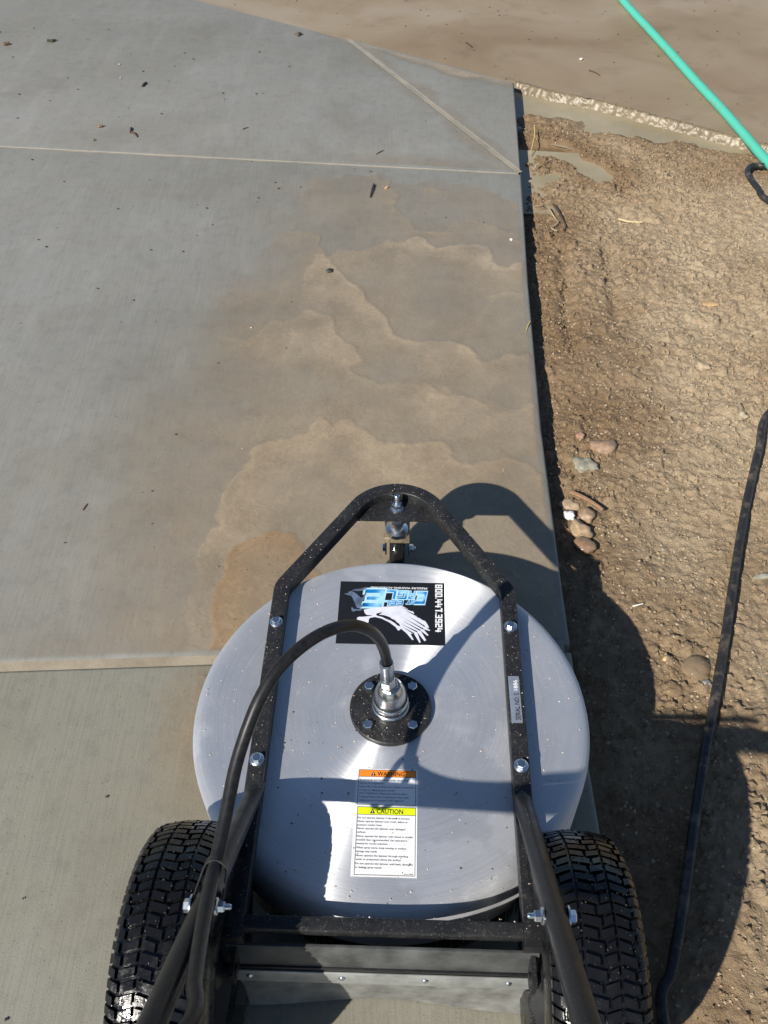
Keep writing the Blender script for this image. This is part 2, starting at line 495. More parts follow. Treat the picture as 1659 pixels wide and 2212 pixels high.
slab('sidewalk_slab', [(DIAG[0][0] + nx_ + .002, DIAG[0][1] + ny_ - .002), (.528, 3.570), (DIAG[1][0] + .002, DIAG[1][1] + ny_ + .022)], MT['slab_far'],
     'triangular corner of concrete cut off by the diagonal joint')

sb = MB()
sb.add([(XL, J1(XL) - .012, -.0045), (.335, J1(.335) - .012, -.0045), (.335, J1(.335) + .012, -.0025), (XL, J1(XL) + .012, -.0025)], [(0, 1, 2, 3)])
sb.add([(XL, J2(XL) - .014, -.003), (.462, J2(.462) - .014, -.003), (.462, J2(.462) + .014, -.003), (XL, J2(XL) + .014, -.003)], [(0, 1, 2, 3)])
sb.add([(DIAG[0][0] - nx_ * 1.7, DIAG[0][1] - ny_ * 1.7, -.0022), (DIAG[1][0] - nx_ * 1.7, DIAG[1][1] - ny_ * 1.7 + .02, -.0022),
        (DIAG[1][0] + nx_ * 1.7, DIAG[1][1] + ny_ * 1.7 + .02, -.0022), (DIAG[0][0] + nx_ * 1.7, DIAG[0][1] + ny_ * 1.7, -.0022)], [(0, 1, 2, 3)])
tag(sb.build('joint_silt', MT['silt'], None, False), 'pale tan silt settled in the joints of the concrete slabs', 'silt', None, 'stuff')

# muddy pavement beyond the slabs, down to the gutter lip
LIP = [px(u, v, -.030) for u, v in ((1113, 176), (1180, 195), (1290, 218), (1400, 247), (1500, 272), (1600, 300), (1700, 322))]
LIP = [(p.x, p.y) for p in LIP]; _d = ((LIP[-1][0] - LIP[-3][0]), (LIP[-1][1] - LIP[-3][1]))
LIPX = LIP + [(LIP[-1][0] + _d[0] * k, LIP[-1][1] + _d[1] * k) for k in (4, 12)]
mp = [(XL - 12, TOP(XL - 12) + .004), (DIAG[0][0], TOP(DIAG[0][0]) + .004)] + LIPX + [(14, 30), (-24, 30)]
pm = MB(); pm.prism(mp, -.13, -.030)
tag(pm.build('muddy_pavement', MT['mud'], None, False), 'wet brown silt covered pavement beyond the concrete slabs', 'pavement', None, 'structure')

gm = MB(); gm.add([(-60, -60, -.14), (60, -60, -.14), (60, 60, -.14), (-60, 60, -.14)], [(0, 1, 2, 3)])
tag(gm.build('ground', MT['dirt'], None, False), 'bare brown ground reaching away on every side', 'ground', None, 'structure')

# dirt verge
PUD = [(px(u, v, -.05).x, px(u, v, -.05).y) for u, v in ((1120, 335), (1165, 318), (1205, 322), (1245, 342), (1285, 368), (1300, 380))]
PUD2 = [(px(u, v, -.05).x, px(u, v, -.05).y) for u, v in ((1120, 385), (1160, 388), (1190, 380))]
RUT = [[(px(u, v, -.05).x, px(u, v, -.05).y) for u, v in q] for q in (((1215, 530), (1222, 610), (1228, 700), (1240, 760)), ((1312, 540), (1318, 610), (1335, 690)))]


def dirt_base(X, Y):
    h = -.047 + .030 * fbm(X, Y, .55, 3, 3) + .020 * fbm(X, Y, .16, 3, 8)
    ed = X - edge_x(Y)
    h = h - .016 * np.exp(-np.maximum(ed, 0) / .05) + .008 * sstep(.25, .8, ed)
    d = seg_dist(X, Y, LIPX); w = np.interp(X, [.5, 1.0, 1.4, 2.5], [.165, .125, .085, .10]) * (1 + .9 * fbm(X, Y, .12, 3, 21))
    h = h * (1 - sstep(1.25, .75, d / w)) + (-.066) * sstep(1.25, .75, d / w)
    d2 = seg_dist(X, Y, PUD); w2 = .036 * (1 + 1.2 * fbm(X, Y, .08, 3, 33)); k = sstep(1.5, .6, d2 / w2)
    h = h * (1 - k) + (-.064) * k
    d3 = seg_dist(X, Y, PUD2); k = sstep(1.6, .6, d3 / (.026 * (1 + 1.2 * fbm(X, Y, .08, 3, 39))))
    h = h * (1 - k) + (-.064) * k
    for r_ in RUT: h = h - .014 * np.exp(-(seg_dist(X, Y, r_) / .022) ** 2)
    wet = np.maximum(sstep(.48, .04, ed + .30 * fbm(X, Y, .2, 3, 41)) * .95, sstep(.48, .10, d + .3 * fbm(X, Y, .25, 3, 43)))
    wet = np.maximum(wet, sstep(.25, .05, d2 + .1 * fbm(X, Y, .1, 3, 47)))
    return h, np.clip(wet, 0, 1), np.minimum(np.minimum(d / w, d2 / w2), 9)


def dirt_full(X, Y):
    h, wet, pd = dirt_base(X, Y)
    wx, wy = X + .012 * fbm(X, Y, .03, 2, 61), Y + .012 * fbm(X, Y, .03, 2, 67)
    rough = .22 + 1.7 * np.clip(fbm(X, Y, .30, 4, 71) + .20, 0, .6)
    damp = sstep(.8, 1.5, pd)
    tot = 0
    for sc, amp, thr, sd_ in ((.055, .015, .90, 81), (.027, .0120, .76, 85), (.0150, .0070, .60, 91), (.0092, .0034, .35, 97)):
        f, val = worley(wx, wy, sc, sd_)
        tot = tot + amp * np.sqrt(np.clip(1 - (f / .62) ** 2, 0, 1)) * np.clip((val - thr) / (1 - thr), 0, 1)
    h = h + tot * rough * damp + (.012 * fbm(X, Y, .026, 4, 95, .72)) * damp
    return h, wet


st = .0032
xs = np.arange(.30, 2.10, st); ys = np.arange(.22, 3.62, st)
X, Y = np.meshgrid(xs, ys)
Z, wet = dirt_full(X, Y)
keep = (X < 1.02 + .315 * (Y - .33)) & (X > edge_x(Y) - .03) & (inside(X, Y, [(0, -1), (3, -1)] + [(x, y + .03) for x, y in LIPX[::-1]] + [(0, LIPX[0][1] + .03)]))
dirt = grid_mesh('dirt_verge', X, Y, Z, keep, MT['dirt'], {'wet': wet})
tag(dirt, 'loose clodded brown dirt along the edge of the concrete', 'dirt', None, 'structure')
st = .016
X, Y = np.meshgrid(np.arange(.30, 6, st), np.arange(-3, 3.7, st))
Zc, wetc = dirt_full(X, Y)
fine_in = (X < .97 + .315 * (Y - .33)) & (Y > .26)
keep = (~fine_in) & (X > edge_x(Y) - .03) & (inside(X, Y, [(0, -4), (9, -4)] + [(x, y + .03) for x, y in LIPX[::-1]] + [(0, LIPX[0][1] + .03)]))
tag(grid_mesh('dirt_verge', X, Y, Zc - .003, keep, MT['dirt'], {'wet': wetc}), 'bare dirt going on beyond the black hose', 'dirt', None, 'structure')


def dz(x, y):
    h, w = dirt_full(np.array([[x]]), np.array([[y]])); return float(h[0, 0])


def dzs(x, y):
    h, w, _ = dirt_base(np.array([[x]]), np.array([[y]])); return float(h[0, 0])


# lip of wet silt, gutter water, small puddle
lp = MB(); pts = catmull([(x, y, -.030) for x, y in LIP], 26); rows = []
for i, p in enumerate(pts):
    t = (pts[min(i + 1, len(pts) - 1)] - pts[max(i - 1, 0)]).normalized(); nrm = Vector((t.y, -t.x, 0))
    if nrm.y > 0: nrm = -nrm
    row = []
    for k in range(9):
        s_ = -.010 + .038 * k / 8
        q = p + nrm * (s_ + .011 * (random.random() - .5))
        hh = .004 * math.exp(-((s_ - .004) / .007) ** 2) - .027 * max(0, min(1, (s_ - .004) / .024)) - .0015 * (k == 0) * 2
        row.append(Vector((q.x, q.y, -.030 + hh + .004 * (random.random() - .4) * (0 < k < 8))))
    rows.append(row)
for i in range(len(rows) - 1):
    for k in range(8): lp.add([rows[i][k], rows[i + 1][k], rows[i + 1][k + 1], rows[i][k + 1]], [(0, 1, 2, 3)])
lo = lp.build('silt_ridge', silt_mat('wet_silt_ridge', False, (.14, .107, .064), (.22, .172, .106), .3))
lo.data.materials[0].node_tree.nodes['Principled BSDF'].inputs['Specular IOR Level'].default_value = .4
bm = bmesh.new(); bm.from_mesh(lo.data); bmesh.ops.remove_doubles(bm, verts=bm.verts, dist=1e-5); bmesh.ops.recalc_face_normals(bm, faces=bm.faces); bm.to_mesh(lo.data); bm.free(); lo.data.shade_smooth()
tag(lo, 'glistening ridge of wet silt along the lip of the muddy pavement', 'silt', None, 'stuff')

PM = Mat('silty_puddle_water'); _n = PM.noise(5, 4, .5)
PM.set(Base_Color=PM.mix(PM.ramp(_n, [(.35, 0.0), (.65, 1.0)]), (.27, .225, .138), (.35, .295, .195)), Roughness=.2, Normal=PM.bump(PM.noise(38, 3, .5), .25, .003))
PM.b.inputs['Specular IOR Level'].default_value = .3
wl = -.0545
gw = MB(); n = len(LIPX)
gw.add([(x, y + .01, wl) for x, y in LIPX] + [(x - .15, y - .34, wl) for x, y in LIPX], [(i, i + 1, n + i + 1, n + i) for i in range(n - 1)])
tag(gw.build('gutter_water', PM.m, None, False), 'strip of pale silty water standing below the pavement lip', 'water', None, 'structure')
pq = MB(); pp = [Vector((x, y, 0)) for x, y in PUD]
pq.prism([(.46, 3.13), (.46, 2.68), (.75, 2.66), (1.0, 2.70), (.98, 2.84), (.75, 3.08)], wl - .003, wl - .0005)
tag(pq.build('puddle', PM.m, None, False), 'small shiny puddle of runoff on the dirt by the slab corner', 'puddle', None, 'structure')

# thin silty water spreading over the washed slab: fronts traced as lines on the concrete
C3 = lambda pts: [(600 + x * .6932, 400 + y * .6932) for x, y in pts]
C4 = lambda pts: [(x * .633, 1000 + y * .633) for x, y in pts]


def front(pts):
    out = []
    for x, y in pts:
        p = px(x * .67769, y * .67769, 0.0); out.append((p.x, p.y))
    return [(p.x, p.y) for p in catmull([(x, y, 0) for x, y in out], 4)]


CLOSE = [(.42, .95), (.42, .1), (-.2, .1), (-.42, .50)]
fr = []   # (front line, base, ridge, ridge width, brown)
fr.append((front(C3([(520, 330), (590, 250), (640, 215), (720, 190), (830, 195), (900, 240), (960, 320), (990, 400), (1010, 450), (1080, 490), (1180, 480), (1300, 440), (1420, 470), (1540, 520)])), .10, .20, .035, 0))
fr.append((front(C3([(1100, 290), (1200, 300), (1290, 310), (1370, 295), (1450, 312), (1535, 380)])), .10, .10, .03, 0))
fr.append((front(C3([(560, 640), (640, 600), (740, 590), (820, 570), (880, 540), (960, 540), (1040, 530), (1080, 560), (1150, 582), (1230, 552), (1310, 550), (1370, 580), (1430, 640), (1550, 640)])), .14, .30, .05, 0))
fr.append((front(C3([(60, 900), (200, 760), (300, 620), (360, 550), (420, 505), (500, 500), (590, 520), (640, 600), (700, 660), (760, 740), (830, 820), (880, 870), (960, 950), (1000, 975), (1080, 975), (1180, 990), (1260, 1020), (1330, 1060), (1400, 1100), (1570, 1060)])), .20, .26, .07, .05))
fr.append((front(C3([(1400, 790), (1440, 775), (1500, 770), (1560, 780)])), .05, .2, .04, 0))
fr.append((front(C3([(-420, 1560), (-260, 1330), (-80, 1120), (40, 1030), (150, 990), (260, 990), (350, 935), (450, 910), (560, 870), (640, 890), (690, 950), (750, 1000), (780, 1070), (760, 1130), (810, 1190), (960, 1190), (1060, 1180), (1180, 1210), (1300, 1250), (1400, 1290), (1480, 1310), (1600, 1300)])), .14, .22, .07, .07))
fr.append((front(C3([(100, 1850), (120, 1760), (150, 1690), (250, 1590), (330, 1500), (420, 1450), (560, 1410), (620, 1375), (700, 1375), (760, 1390), (830, 1430), (900, 1450), (1100, 1470), (1170, 1490), (1250, 1560), (1400, 1540), (1520, 1550), (1630, 1590)])), .15, .30, .08, .18))
fr.append((front(C4([(1010, 1900), (1035, 1740), (1040, 1640), (1080, 1540), (1085, 1470), (1070, 1400), (1090, 1310), (1120, 1230), (1180, 1160), (1260, 1130), (1350, 1120), (1440, 1150), (1520, 1220), (1620, 1330)])), .42, .30, .03, .72))
fr.append((front(C4([(800, 2100), (830, 1950), (870, 1850), (900, 1790), (1000, 1775)])), .25, .15, .06, .25))
SOFT = front([(1000, 560), (900, 700), (760, 950), (640, 1160), (520, 1400), (420, 1650), (320, 1950), (250, 2110), (330, 2180), (420, 2400), (480, 2650), (560, 2900)])
st = .0045
X, Y = np.meshgrid(np.arange(-.95, .44, st), np.arange(.30, 2.90, st))
wx = X + .045 * fbm(X, Y, .10, 4, 101, .6); wy = Y + .045 * fbm(X, Y, .10, 4, 111, .6)
sx_ = X + .30 * fbm(X, Y, .3, 4, 121, .6); sy_ = Y + .30 * fbm(X, Y, .3, 4, 131, .6)
poly = SOFT + [(-.2, .1), (.6, .1), (.6, 2.6)]
di = seg_dist(sx_, sy_, SOFT) * np.where(inside(sx_, sy_, poly), 1, -1)
fmask = sstep(-.14, .16, di)
silt = .42 * sstep(-.30, .30, di)
silt = silt * (.55 + .45 * sstep(2.9, 2.0, Y)); brown = np.zeros(X.shape); hgt = np.zeros(X.shape)
crk = np.zeros(X.shape); keepf = np.ones(X.shape)
scal, _ = worley(X + .02 * fbm(X, Y, .05, 2, 7), Y, .115, 205); scal2, _ = worley(X, Y, .042, 215)
for line, base, ridge, rw, bw in fr:
    c2 = CLOSE if line[-1][0] > .1 else [(0.1, .6), (0.1, .3), (-.42, .3)]
    poly = line + [(line[-1][0] + .2, line[-1][1])] * (line[-1][0] > .3) + c2
    ins = inside(wx, wy, poly); d = seg_dist(wx, wy, line)
    d = np.where(ins, d, -d) + .050 * (.52 - scal) + .016 * (.5 - scal2)       # scalloped by small lobes
    t = sstep(0, .010, d) * fmask; dp = np.maximum(d, 0)
    con = t * np.clip(1.15 * base * (.25 + .75 * np.exp(-dp / .20)) + 2.0 * ridge * np.exp(-dp / (rw * 1.2)), 0, .88)
    keepf *= 1 - con; brown += t * bw * np.exp(-dp / .16)
    hgt += t * .0006 + fmask * .0005 * np.exp(-((d - .008) / .010) ** 2)
    crk += np.where(d > 0, np.exp(-dp / .09), np.exp(d / .04) * .5) * fmask
silt = 1 - (1 - silt) * keepf
silt = np.clip(silt * (1 + 1.1 * fbm(X, Y, .16, 5, 141, .6)), 0, .92) * sstep(.004, .022, edge_x(Y) - X) * sstep(.012, .024, np.abs(Y - J1(X)))
back = np.hypot(X - .005, Y - .728) - .305 + .09 * fbm(X, Y, .12, 4, 161)          # behind the joint only a fringe round the deck is muddy
silt = np.where(Y < J1(X), np.minimum(silt, .55) * sstep(.20, .0, back) * sstep(.50, .75, Y + .1 * fbm(X, Y, .1, 3, 171)), silt)
brown = np.where(Y < J1(X), brown * .4, brown)
hgt += .0011 * np.clip(crk, 0, 1) * np.abs(fbm(X + .5 * fbm(X, Y, .05, 2, 5), Y, .035, 4, 151, .65)) * 2
jd = np.abs(Y - J1(X))
hgt -= .006 * np.exp(-(jd / .008) ** 2) * 0
keep = (silt > .015) & (X < edge_x(Y) - .004) & (Y < J2(X) - .012) & ~(np.abs(Y - J1(X)) < .013)
film = grid_mesh('silty_water_film', X, Y, .0012 + hgt, keep, MT['film'], {'silt': silt, 'brown': np.clip(brown, 0, .85)})
tag(film, 'thin tan silty water spreading in scalloped fronts over the grey slab', 'water', None, 'structure')

X, Y = np.meshgrid(np.arange(-.75, .535, .007), np.arange(2.86, 4.46, .007))
sd_top = (TOP(X) - Y) / math.hypot(1, .735); wob = fbm(X, Y, .16, 4, 181)
wtop = np.interp(X, [-.8, -.3, .05, .3, .52], [-.05, .01, .05, .085, .03])
far = .75 * sstep(.03, -.03, sd_top - wtop - .09 * wob)
dl = seg_dist(X, Y, [DIAG[0], DIAG[1]])
far = np.maximum(far, .55 * sstep(.07, 0, dl + .10 * wob) * sstep(.25, .05, np.hypot(X - .20, Y - 3.36) + .2 * wob))
far = np.maximum(far, .30 * sstep(.06, 0, dl + .08 * wob)); far = np.maximum(far, .35 * sstep(.10, 0, np.abs(Y - J2(X)) + .12 * wob) * sstep(-.25, .1, X))
far = np.clip(far * (1 + .8 * fbm(X, Y, .05, 3, 187)), 0, .85) * sstep(0, .012, edge_x(Y) - X - .004) * sstep(.006, .012, sd_top - .006) * sstep(.008, .018, dl) * sstep(.012, .022, Y - J2(X))
tag(grid_mesh('silt_stain', X, Y, np.full(X.shape, .0012), far > .012, MT['film'], {'silt': far, 'brown': far * 0}), 'tan silt washed over the far slab along its edge and diagonal joint', 'silt', None, 'structure')

# foam bubbles in the brown water by the deck
FOAM = Mat('foam_bubbles'); FOAM.set(Base_Color=(.24, .18, .115, 1), Roughness=.06, Alpha=.6)
fb = MB()


def dome(mb, x, y, z, r, n=8):
    vs_ = [(x, y, z + r * .8)]; fs = []
    for k, (rr, hh) in enumerate(((.6, .62), (1, .0))):
        for i in range(n):
            a = 2 * math.pi * i / n; vs_.append((x + r * rr * math.cos(a), y + r * rr * math.sin(a), z + r * hh))
    for i in range(n):
        j = (i + 1) % n; fs.append((0, 1 + i, 1 + j)); fs.append((1 + i, 1 + n + i, 1 + n + j, 1 + j))
    mb.add(vs_, fs)


fpoly = fr[7][0] + [(-.1, .95), (-.3, .90)]
cnt = 0
while cnt < 190:
    x, y = random.uniform(-.36, -.02), random.uniform(.92, 1.32)
    if inside(np.array([x]), np.array([y]), fpoly)[0]:
        dome(fb, x, y, .004, random.choice((.0012, .0016, .002, .003))); cnt += 1
for _ in range(60):
    p = px(random.uniform(330, 600), random.uniform(900, 1400), 0)
    dome(fb, p.x, p.y, .001, random.choice((.001, .0014, .002)))
tag(fb.build('foam', FOAM.m), 'tiny bubbles scattered over the brown foaming water beside the deck', 'foam', None, 'stuff')

# gravel in the dirt, too small to pick apart
GR = Mat('gravel'); _v = GR.n('TexVoronoi', Vector=GR.n('TexCoord').outputs['Object'], Scale=55.0)
GR.set(Base_Color=GR.ramp(_v.outputs['Color'], [(.2, (.27, .20, .13)), (.45, (.33, .26, .175)), (.6, (.38, .305, .21)), (.85, (.34, .225, .145)), (.97, (.46, .42, .36))]).outputs[0], Roughness=.75)
OCT = [(1, 0, 0), (-1, 0, 0), (0, 1, 0), (0, -1, 0), (0, 0, 1), (0, 0, -1)]
OF = [(0, 2, 4), (2, 1, 4), (1, 3, 4), (3, 0, 4), (2, 0, 5), (1, 2, 5), (3, 1, 5), (0, 3, 5)]


def speck(mb, c, r, flat=.6):
    a = random.uniform(0, 6.28); ca, sa = math.cos(a), math.sin(a); q = [r * random.uniform(.6, 1.2) for _ in range(6)]
    mb.add([(c[0] + (x * ca - y * sa) * k, c[1] + (x * sa + y * ca) * k, c[2] + z * k * flat) for (x, y, z), k in zip(OCT, q)], OF)


gx = rng.uniform(.36, 1.6, 15000); gy = rng.uniform(.28, 3.3, 15000)
ok = (gx > edge_x(gy) + .015) & (gx < .6 + .31 * (gy - .33)) & (gy < np.interp(gx, [p[0] for p in LIPX], [p[1] for p in LIPX]) - .06)
gx, gy = gx[ok], gy[ok]
gh, _, pdd = dirt_base(gx[None], gy[None]); gh2, _ = dirt_full(gx[None], gy[None])
gb = MB()
for x, y, h, q in zip(gx, gy, gh2[0], pdd[0]):
    if q > 1.1: speck(gb, (x, y, h + .0005), random.choice((.0014, .0018, .0018, .0024, .003, .0045)), .75)
cx_ = rng.uniform(.36, 2.0, 34000); cy_ = rng.uniform(.0, 3.3, 34000)
dens = fbm(cx_, cy_, .22, 3, 231)
ok = (cx_ > edge_x(cy_) + .02) & (cx_ < 1.1 + .31 * (cy_ - .33)) & (dens > rng.uniform(-.42, .12, 34000)) & (cy_ < np.interp(cx_, [p[0] for p in LIPX], [p[1] for p in LIPX]) - .06)
cx_, cy_ = cx_[ok], cy_[ok]; ch_, cw_ = dirt_full(cx_[None], cy_[None]); _, _, pdd = dirt_base(cx_[None], cy_[None])
cb = MB(); cwl = []
for x, y, h, q, w_ in zip(cx_, cy_, ch_[0], pdd[0], cw_[0]):
    if q > 1.2: cwl += [w_] * 6; speck(cb, (x, y, h + .001), random.choice((.0022, .0028, .0028, .0035, .0035, .0045, .006, .0085)), .85)
co_ = cb.build('dirt_crumbs', MT['dirt'], None, True, 50)
co_.data.attributes.new('wet', 'FLOAT', 'POINT').data.foreach_set('value', np.array(cwl, np.float32))
tag(co_, 'small crumbs of loose dirt lying thick on the verge', 'dirt', None, 'stuff')
tag(gb.build('gravel', GR.m, None, False), 'fine gravel and grit strewn through the loose dirt', 'gravel', None, 'stuff')

# ------------------------------------------------------------------ the surface cleaner
MX, MY, MYAW = .00465, .72808, -.04623
DZ = .200                                     # top of the deck
mach = bpy.data.objects.new('surface_cleaner', None); COL.objects.link(mach)
mach.location = (MX, MY, 0); mach.rotation_euler = (0, 0, MYAW); mach.empty_display_size = .2
tag(mach, 'wheeled pressure washer surface cleaner with round aluminium deck and black frame', 'surface cleaner')
_ca, _sa = math.cos(-MYAW), math.sin(-MYAW)


def loc(p):
    x, y = p[0] - MX, p[1] - MY
    return Vector((x * _ca - y * _sa, x * _sa + y * _ca, p[2]))


deck = MB().lathe([(0, DZ), (.10, DZ), (.20, DZ), (.270, DZ), (.282, DZ - .0006), (.291, DZ - .0028), (.298, DZ - .0075), (.3025, DZ - .014), (.305, DZ - .023), (.305, .078),
                   (.302, .074), (.300, .078), (.299, DZ - .03), (.28, DZ - .006), (0, DZ - .006)], 160).build('deck', MT['deck'], mach, True, 50)
bs = MB()
for i in range(420):
    a = 2 * math.pi * i / 420; j = random.uniform(-.003, .003)
    c, s = math.cos(a), math.sin(a); r0, r1 = .2975, .302 + j
    w = .0021
    bs.add([(r0 * c - w * s, r0 * s + w * c, .095), (r0 * c + w * s, r0 * s - w * c, .095), (r1 * c + w * s, r1 * s - w * c, .012 + abs(j)), (r1 * c - w * s, r1 * s + w * c, .012 + abs(j))], [(0, 1, 2, 3)])
tag(bs.build('brush_skirt', MT['brush'], deck, False), None, None, None, 'stuff')

# frame: one bent square tube
HZ = .0127


def fillet(pts, r, k=5):
    out = [Vector(pts[0])]
    for a, b, c in zip(pts[:-2], pts[1:-1], pts[2:]):
        a, b, c = Vector(a), Vector(b), Vector(c); u, v = (a - b).normalized(), (c - b).normalized()
        ang = math.acos(max(-1, min(1, u.dot(v)))); t = r / math.tan(ang / 2); p0, p1 = b + u * t, b + v * t
        cen = b + (u + v).normalized() * (r / math.sin(ang / 2))
        for i in range(k + 1):
            q = p0.lerp(p1, i / k) - cen; out.append(cen + q.normalized() * r)
    out.append(Vector(pts[-1])); return out


zc = DZ + HZ + .0004
rc, yc = .085, .367
A = Vector((-.190, .220, zc)); ta = R(58.4)
T0 = A + Vector((math.cos(ta), math.sin(ta), 0)) * .2246
left = fillet([(-.190, -.347, zc), A, T0], .035)
a0 = math.atan2(T0.y - yc, T0.x)
arc = [Vector((rc * math.cos(a0 + (math.pi / 2 - a0) * i / 9), yc + rc * math.sin(a0 + (math.pi / 2 - a0) * i / 9), zc)) for i in range(1, 10)]
half = left + arc
path = half + [Vector((-p.x, p.y, p.z)) for p in half[-2::-1]]
rs = []
for cx, cy, b in ((1, 1, 0), (-1, 1, 90), (-1, -1, 180), (1, -1, 270)):
    for i in range(4):
        a = R(b + 30 * i); rs.append((cx * .78 + .22 * math.cos(a), cy * .78 + .22 * math.sin(a)))
frame = MB().tube(path, HZ, sec=rs, up=(0, 0, 1)).build('frame', MT['paint'], mach, True, 30)


def hexbolt(name, p, parent, af=.013, hh=.0065, wash=0, axis=None, stud=0.0, mat=None):
    b = MB(); Q = Matrix.Translation(p)
    if axis is not None: Q = Q @ Vector(axis).to_track_quat('Z', 'Y').to_matrix().to_4x4()
    z0 = 0
    if wash: b.lathe([(0, 0), (wash, 0), (wash, .0018), (wash * .8, .003), (0, .003)], 24, Q); z0 = .0028
    r = af / math.sqrt(3); a0_ = random.uniform(0, 1)
    hx = lambda q: [(q * math.cos(a0_ + R(60 * i)), q * math.sin(a0_ + R(60 * i))) for i in range(6)]
    lo_, hi = hx(r), hx(r * .86)
    v = [Q @ Vector((x, y, z0)) for x, y in lo_] + [Q @ Vector((x, y, z0 + hh * .82)) for x, y in lo_] + [Q @ Vector((x, y, z0 + hh)) for x, y in hi]
    f = [(i, (i + 1) % 6, 6 + (i + 1) % 6, 6 + i) for i in range(6)] + [(6 + i, 6 + (i + 1) % 6, 12 + (i + 1) % 6, 12 + i) for i in range(6)] + [tuple(range(12, 18))]
    b.add(v, f)
    if stud:
        sr = af * .30; n_ = int(stud / .0013)
        prof = [(0, z0), (sr, z0)] + [(sr * (1 - .10 * (i % 2)), z0 + stud * i / n_) for i in range(1, n_)] + [(sr * .7, z0 + stud), (0, z0 + stud)]
        b.lathe(prof, 14, Q)
    return b.build(name, mat or MT['zinc'], parent, True, 25)


for x, y in ((-.1899, .1413), (.1899, .1413), (-.1899, -.1024), (.1899, -.1024)):
    hexbolt('deck_bolt', (x, y, DZ + 2 * HZ + .0004), mach, .0125, .0055, .0105)

# front gusset plate with the caster
ga0 = math.pi - a0 if a0 < math.pi / 2 else a0
gp = [(-.0846, .390)] + [(.084 * math.cos(ga0 + (math.pi - 2 * ga0) * i / 16), yc + .084 * math.sin(ga0 + (math.pi - 2 * ga0) * i / 16)) for i in range(17)] + [(.0846, .390)]
MB().prism(gp, DZ + .0008, DZ + .0065).build('caster_plate', MT['paint'], mach, True, 30)
cp = bpy.data.objects.new('caster', None); COL.objects.link(cp); cp.parent = mach; cp.empty_display_size = .05
hexbolt('caster_stud', (0, .4185, DZ + .0065), cp, .017, .011, .0125, None, .031)
CY = .446
MB().lathe([(0, .199), (.020, .199), (.023, .193), (.023, .180), (.017, .174), (.013, .170), (.013, .150), (.021, .146), (.021, .137), (0, .137)], 28, Matrix.Translation((0, .4225, 0))).build('swivel_cup', MT['zinc'], cp)
MB().box((0, CY - .010, .1345), (.048, .050, .0035), None, .001).box((0, CY - .0345, .128), (.048, .003, .016), Matrix.Rotation(R(-25), 3, 'X'), .001).build('caster_fork_top', MT['dirty_zinc'], cp, True, 30)
for s in (-1, 1):
    pl = [(CY + .014, .1325), (CY - .034, .1325), (CY - .030, .112), (CY - .012, .055), (CY - .004, .048), (CY + .006, .049), (CY + .012, .058)]
    Q = Matrix(((0, 0, 1, s * .0225 - .0013), (1, 0, 0, 0), (0, 1, 0, 0), (0, 0, 0, 1)))
    MB().prism(pl, 0, .0026, Q).build('caster_fork_leg', MT['zinc'], cp, True, 30)
WQ = Matrix.Translation((0, CY, .0625)) @ Matrix.Rotation(math.pi / 2, 4, 'Y')
MB().lathe([(.012, -.0145), (.046, -.0145), (.055, -.0135), (.060, -.010), (.0622, -.005), (.0625, 0), (.0622, .005), (.060, .010), (.055, .0135), (.046, .0145), (.012, .0145)], 48, WQ).build('caster_wheel', MT['rubber'], cp)
hexbolt('caster_axle_nut', (.0238, CY, .0625), cp, .014, .008, 0, (1, 0, 0), .012)
hexbolt('caster_axle_nut', (-.0238, CY, .0625), cp, .014, .006, 0, (-1, 0, 0))

# hub
FZ = DZ + .009
fl = MB().lathe([(0, DZ + .0002), (.0625, DZ + .0002), (.0625, FZ - .0012), (.0612, FZ), (0, FZ)], 72).build('hub_flange', MT['paint'], mach, True, 40)
for a in (45, 135, 225, 315): hexbolt('flange_bolt', (.0475 * math.cos(R(a + 1)), .0475 * math.sin(R(a + 1)), FZ), fl, .0135, .007)
sw = MB().lathe([(q_ * .9, z_) for q_, z_ in [(0, FZ), (.0315, FZ), (.0325, FZ + .0025), (.0325, FZ + .006), (.031, FZ + .0085), (.0295, FZ + .0092), (.0290, FZ + .0105), (.0308, FZ + .013), (.0308, FZ + .019), (.0290, FZ + .0215),
                 (.0280, FZ + .0225), (.0280, FZ + .0245), (.0288, FZ + .0265), (.0275, FZ + .034), (.0250, FZ + .044), (.0215, FZ + .053), (.0165, FZ + .059), (0, FZ + .059)]], 56).build('swivel', MT['steel'], mach, True, 40)
hexbolt('swivel_nut', (0, 0, FZ + .058), sw, .022, .012, 0, (-.02, -.14, 1), 0, MT['steel'])

# hose from the swivel, over the deck to the handle
hp = [(838, 1478, .283), (837, 1458, .305), (836, 1440, .325), (835, 1430, .338), (831, 1408, .38), (818, 1380, .43), (795, 1360, .478), (757, 1351, .518), (705, 1364, .540), (650, 1398, .545), (600, 1447, .54), (560, 1512, .525),
      (529, 1590, .50), (508, 1660, .482), (493, 1735, .468), (478, 1810, .458), (462, 1880, .455), (447, 1950, .478), (433, 2030, .512), (420, 2120, .556), (410, 2212, .602)]
hl = [loc(px(*q)) for q in hp]
hl = hl + [Vector((-.172, -.62, .70)), Vector((-.168, -.78, .86)), Vector((-.168, -.90, .975))]
hs = catmull(hl, 6)
hose = MB().tube(hs[16:], .0077, 16).build('deck_hose', MT['hose'], mach)
t0, t1 = hs[0], hs[18]; ax = (t1 - t0)
FQ = Matrix.Translation(t0) @ ax.to_track_quat('Z', 'Y').to_matrix().to_4x4(); Lf = ax.length
ferr = MB().lathe([(0, .014), (.0092, .014), (.0096, .018), (.0102, .020), (.0102, Lf * .9), (.0106, Lf * .97), (.0096, Lf), (0, Lf)], 20, FQ).build('hose_ferrule', MT['zinc'], mach, True, 40)
hexbolt('ferrule_nut', t0, ferr, .0205, .0155, 0, ax)

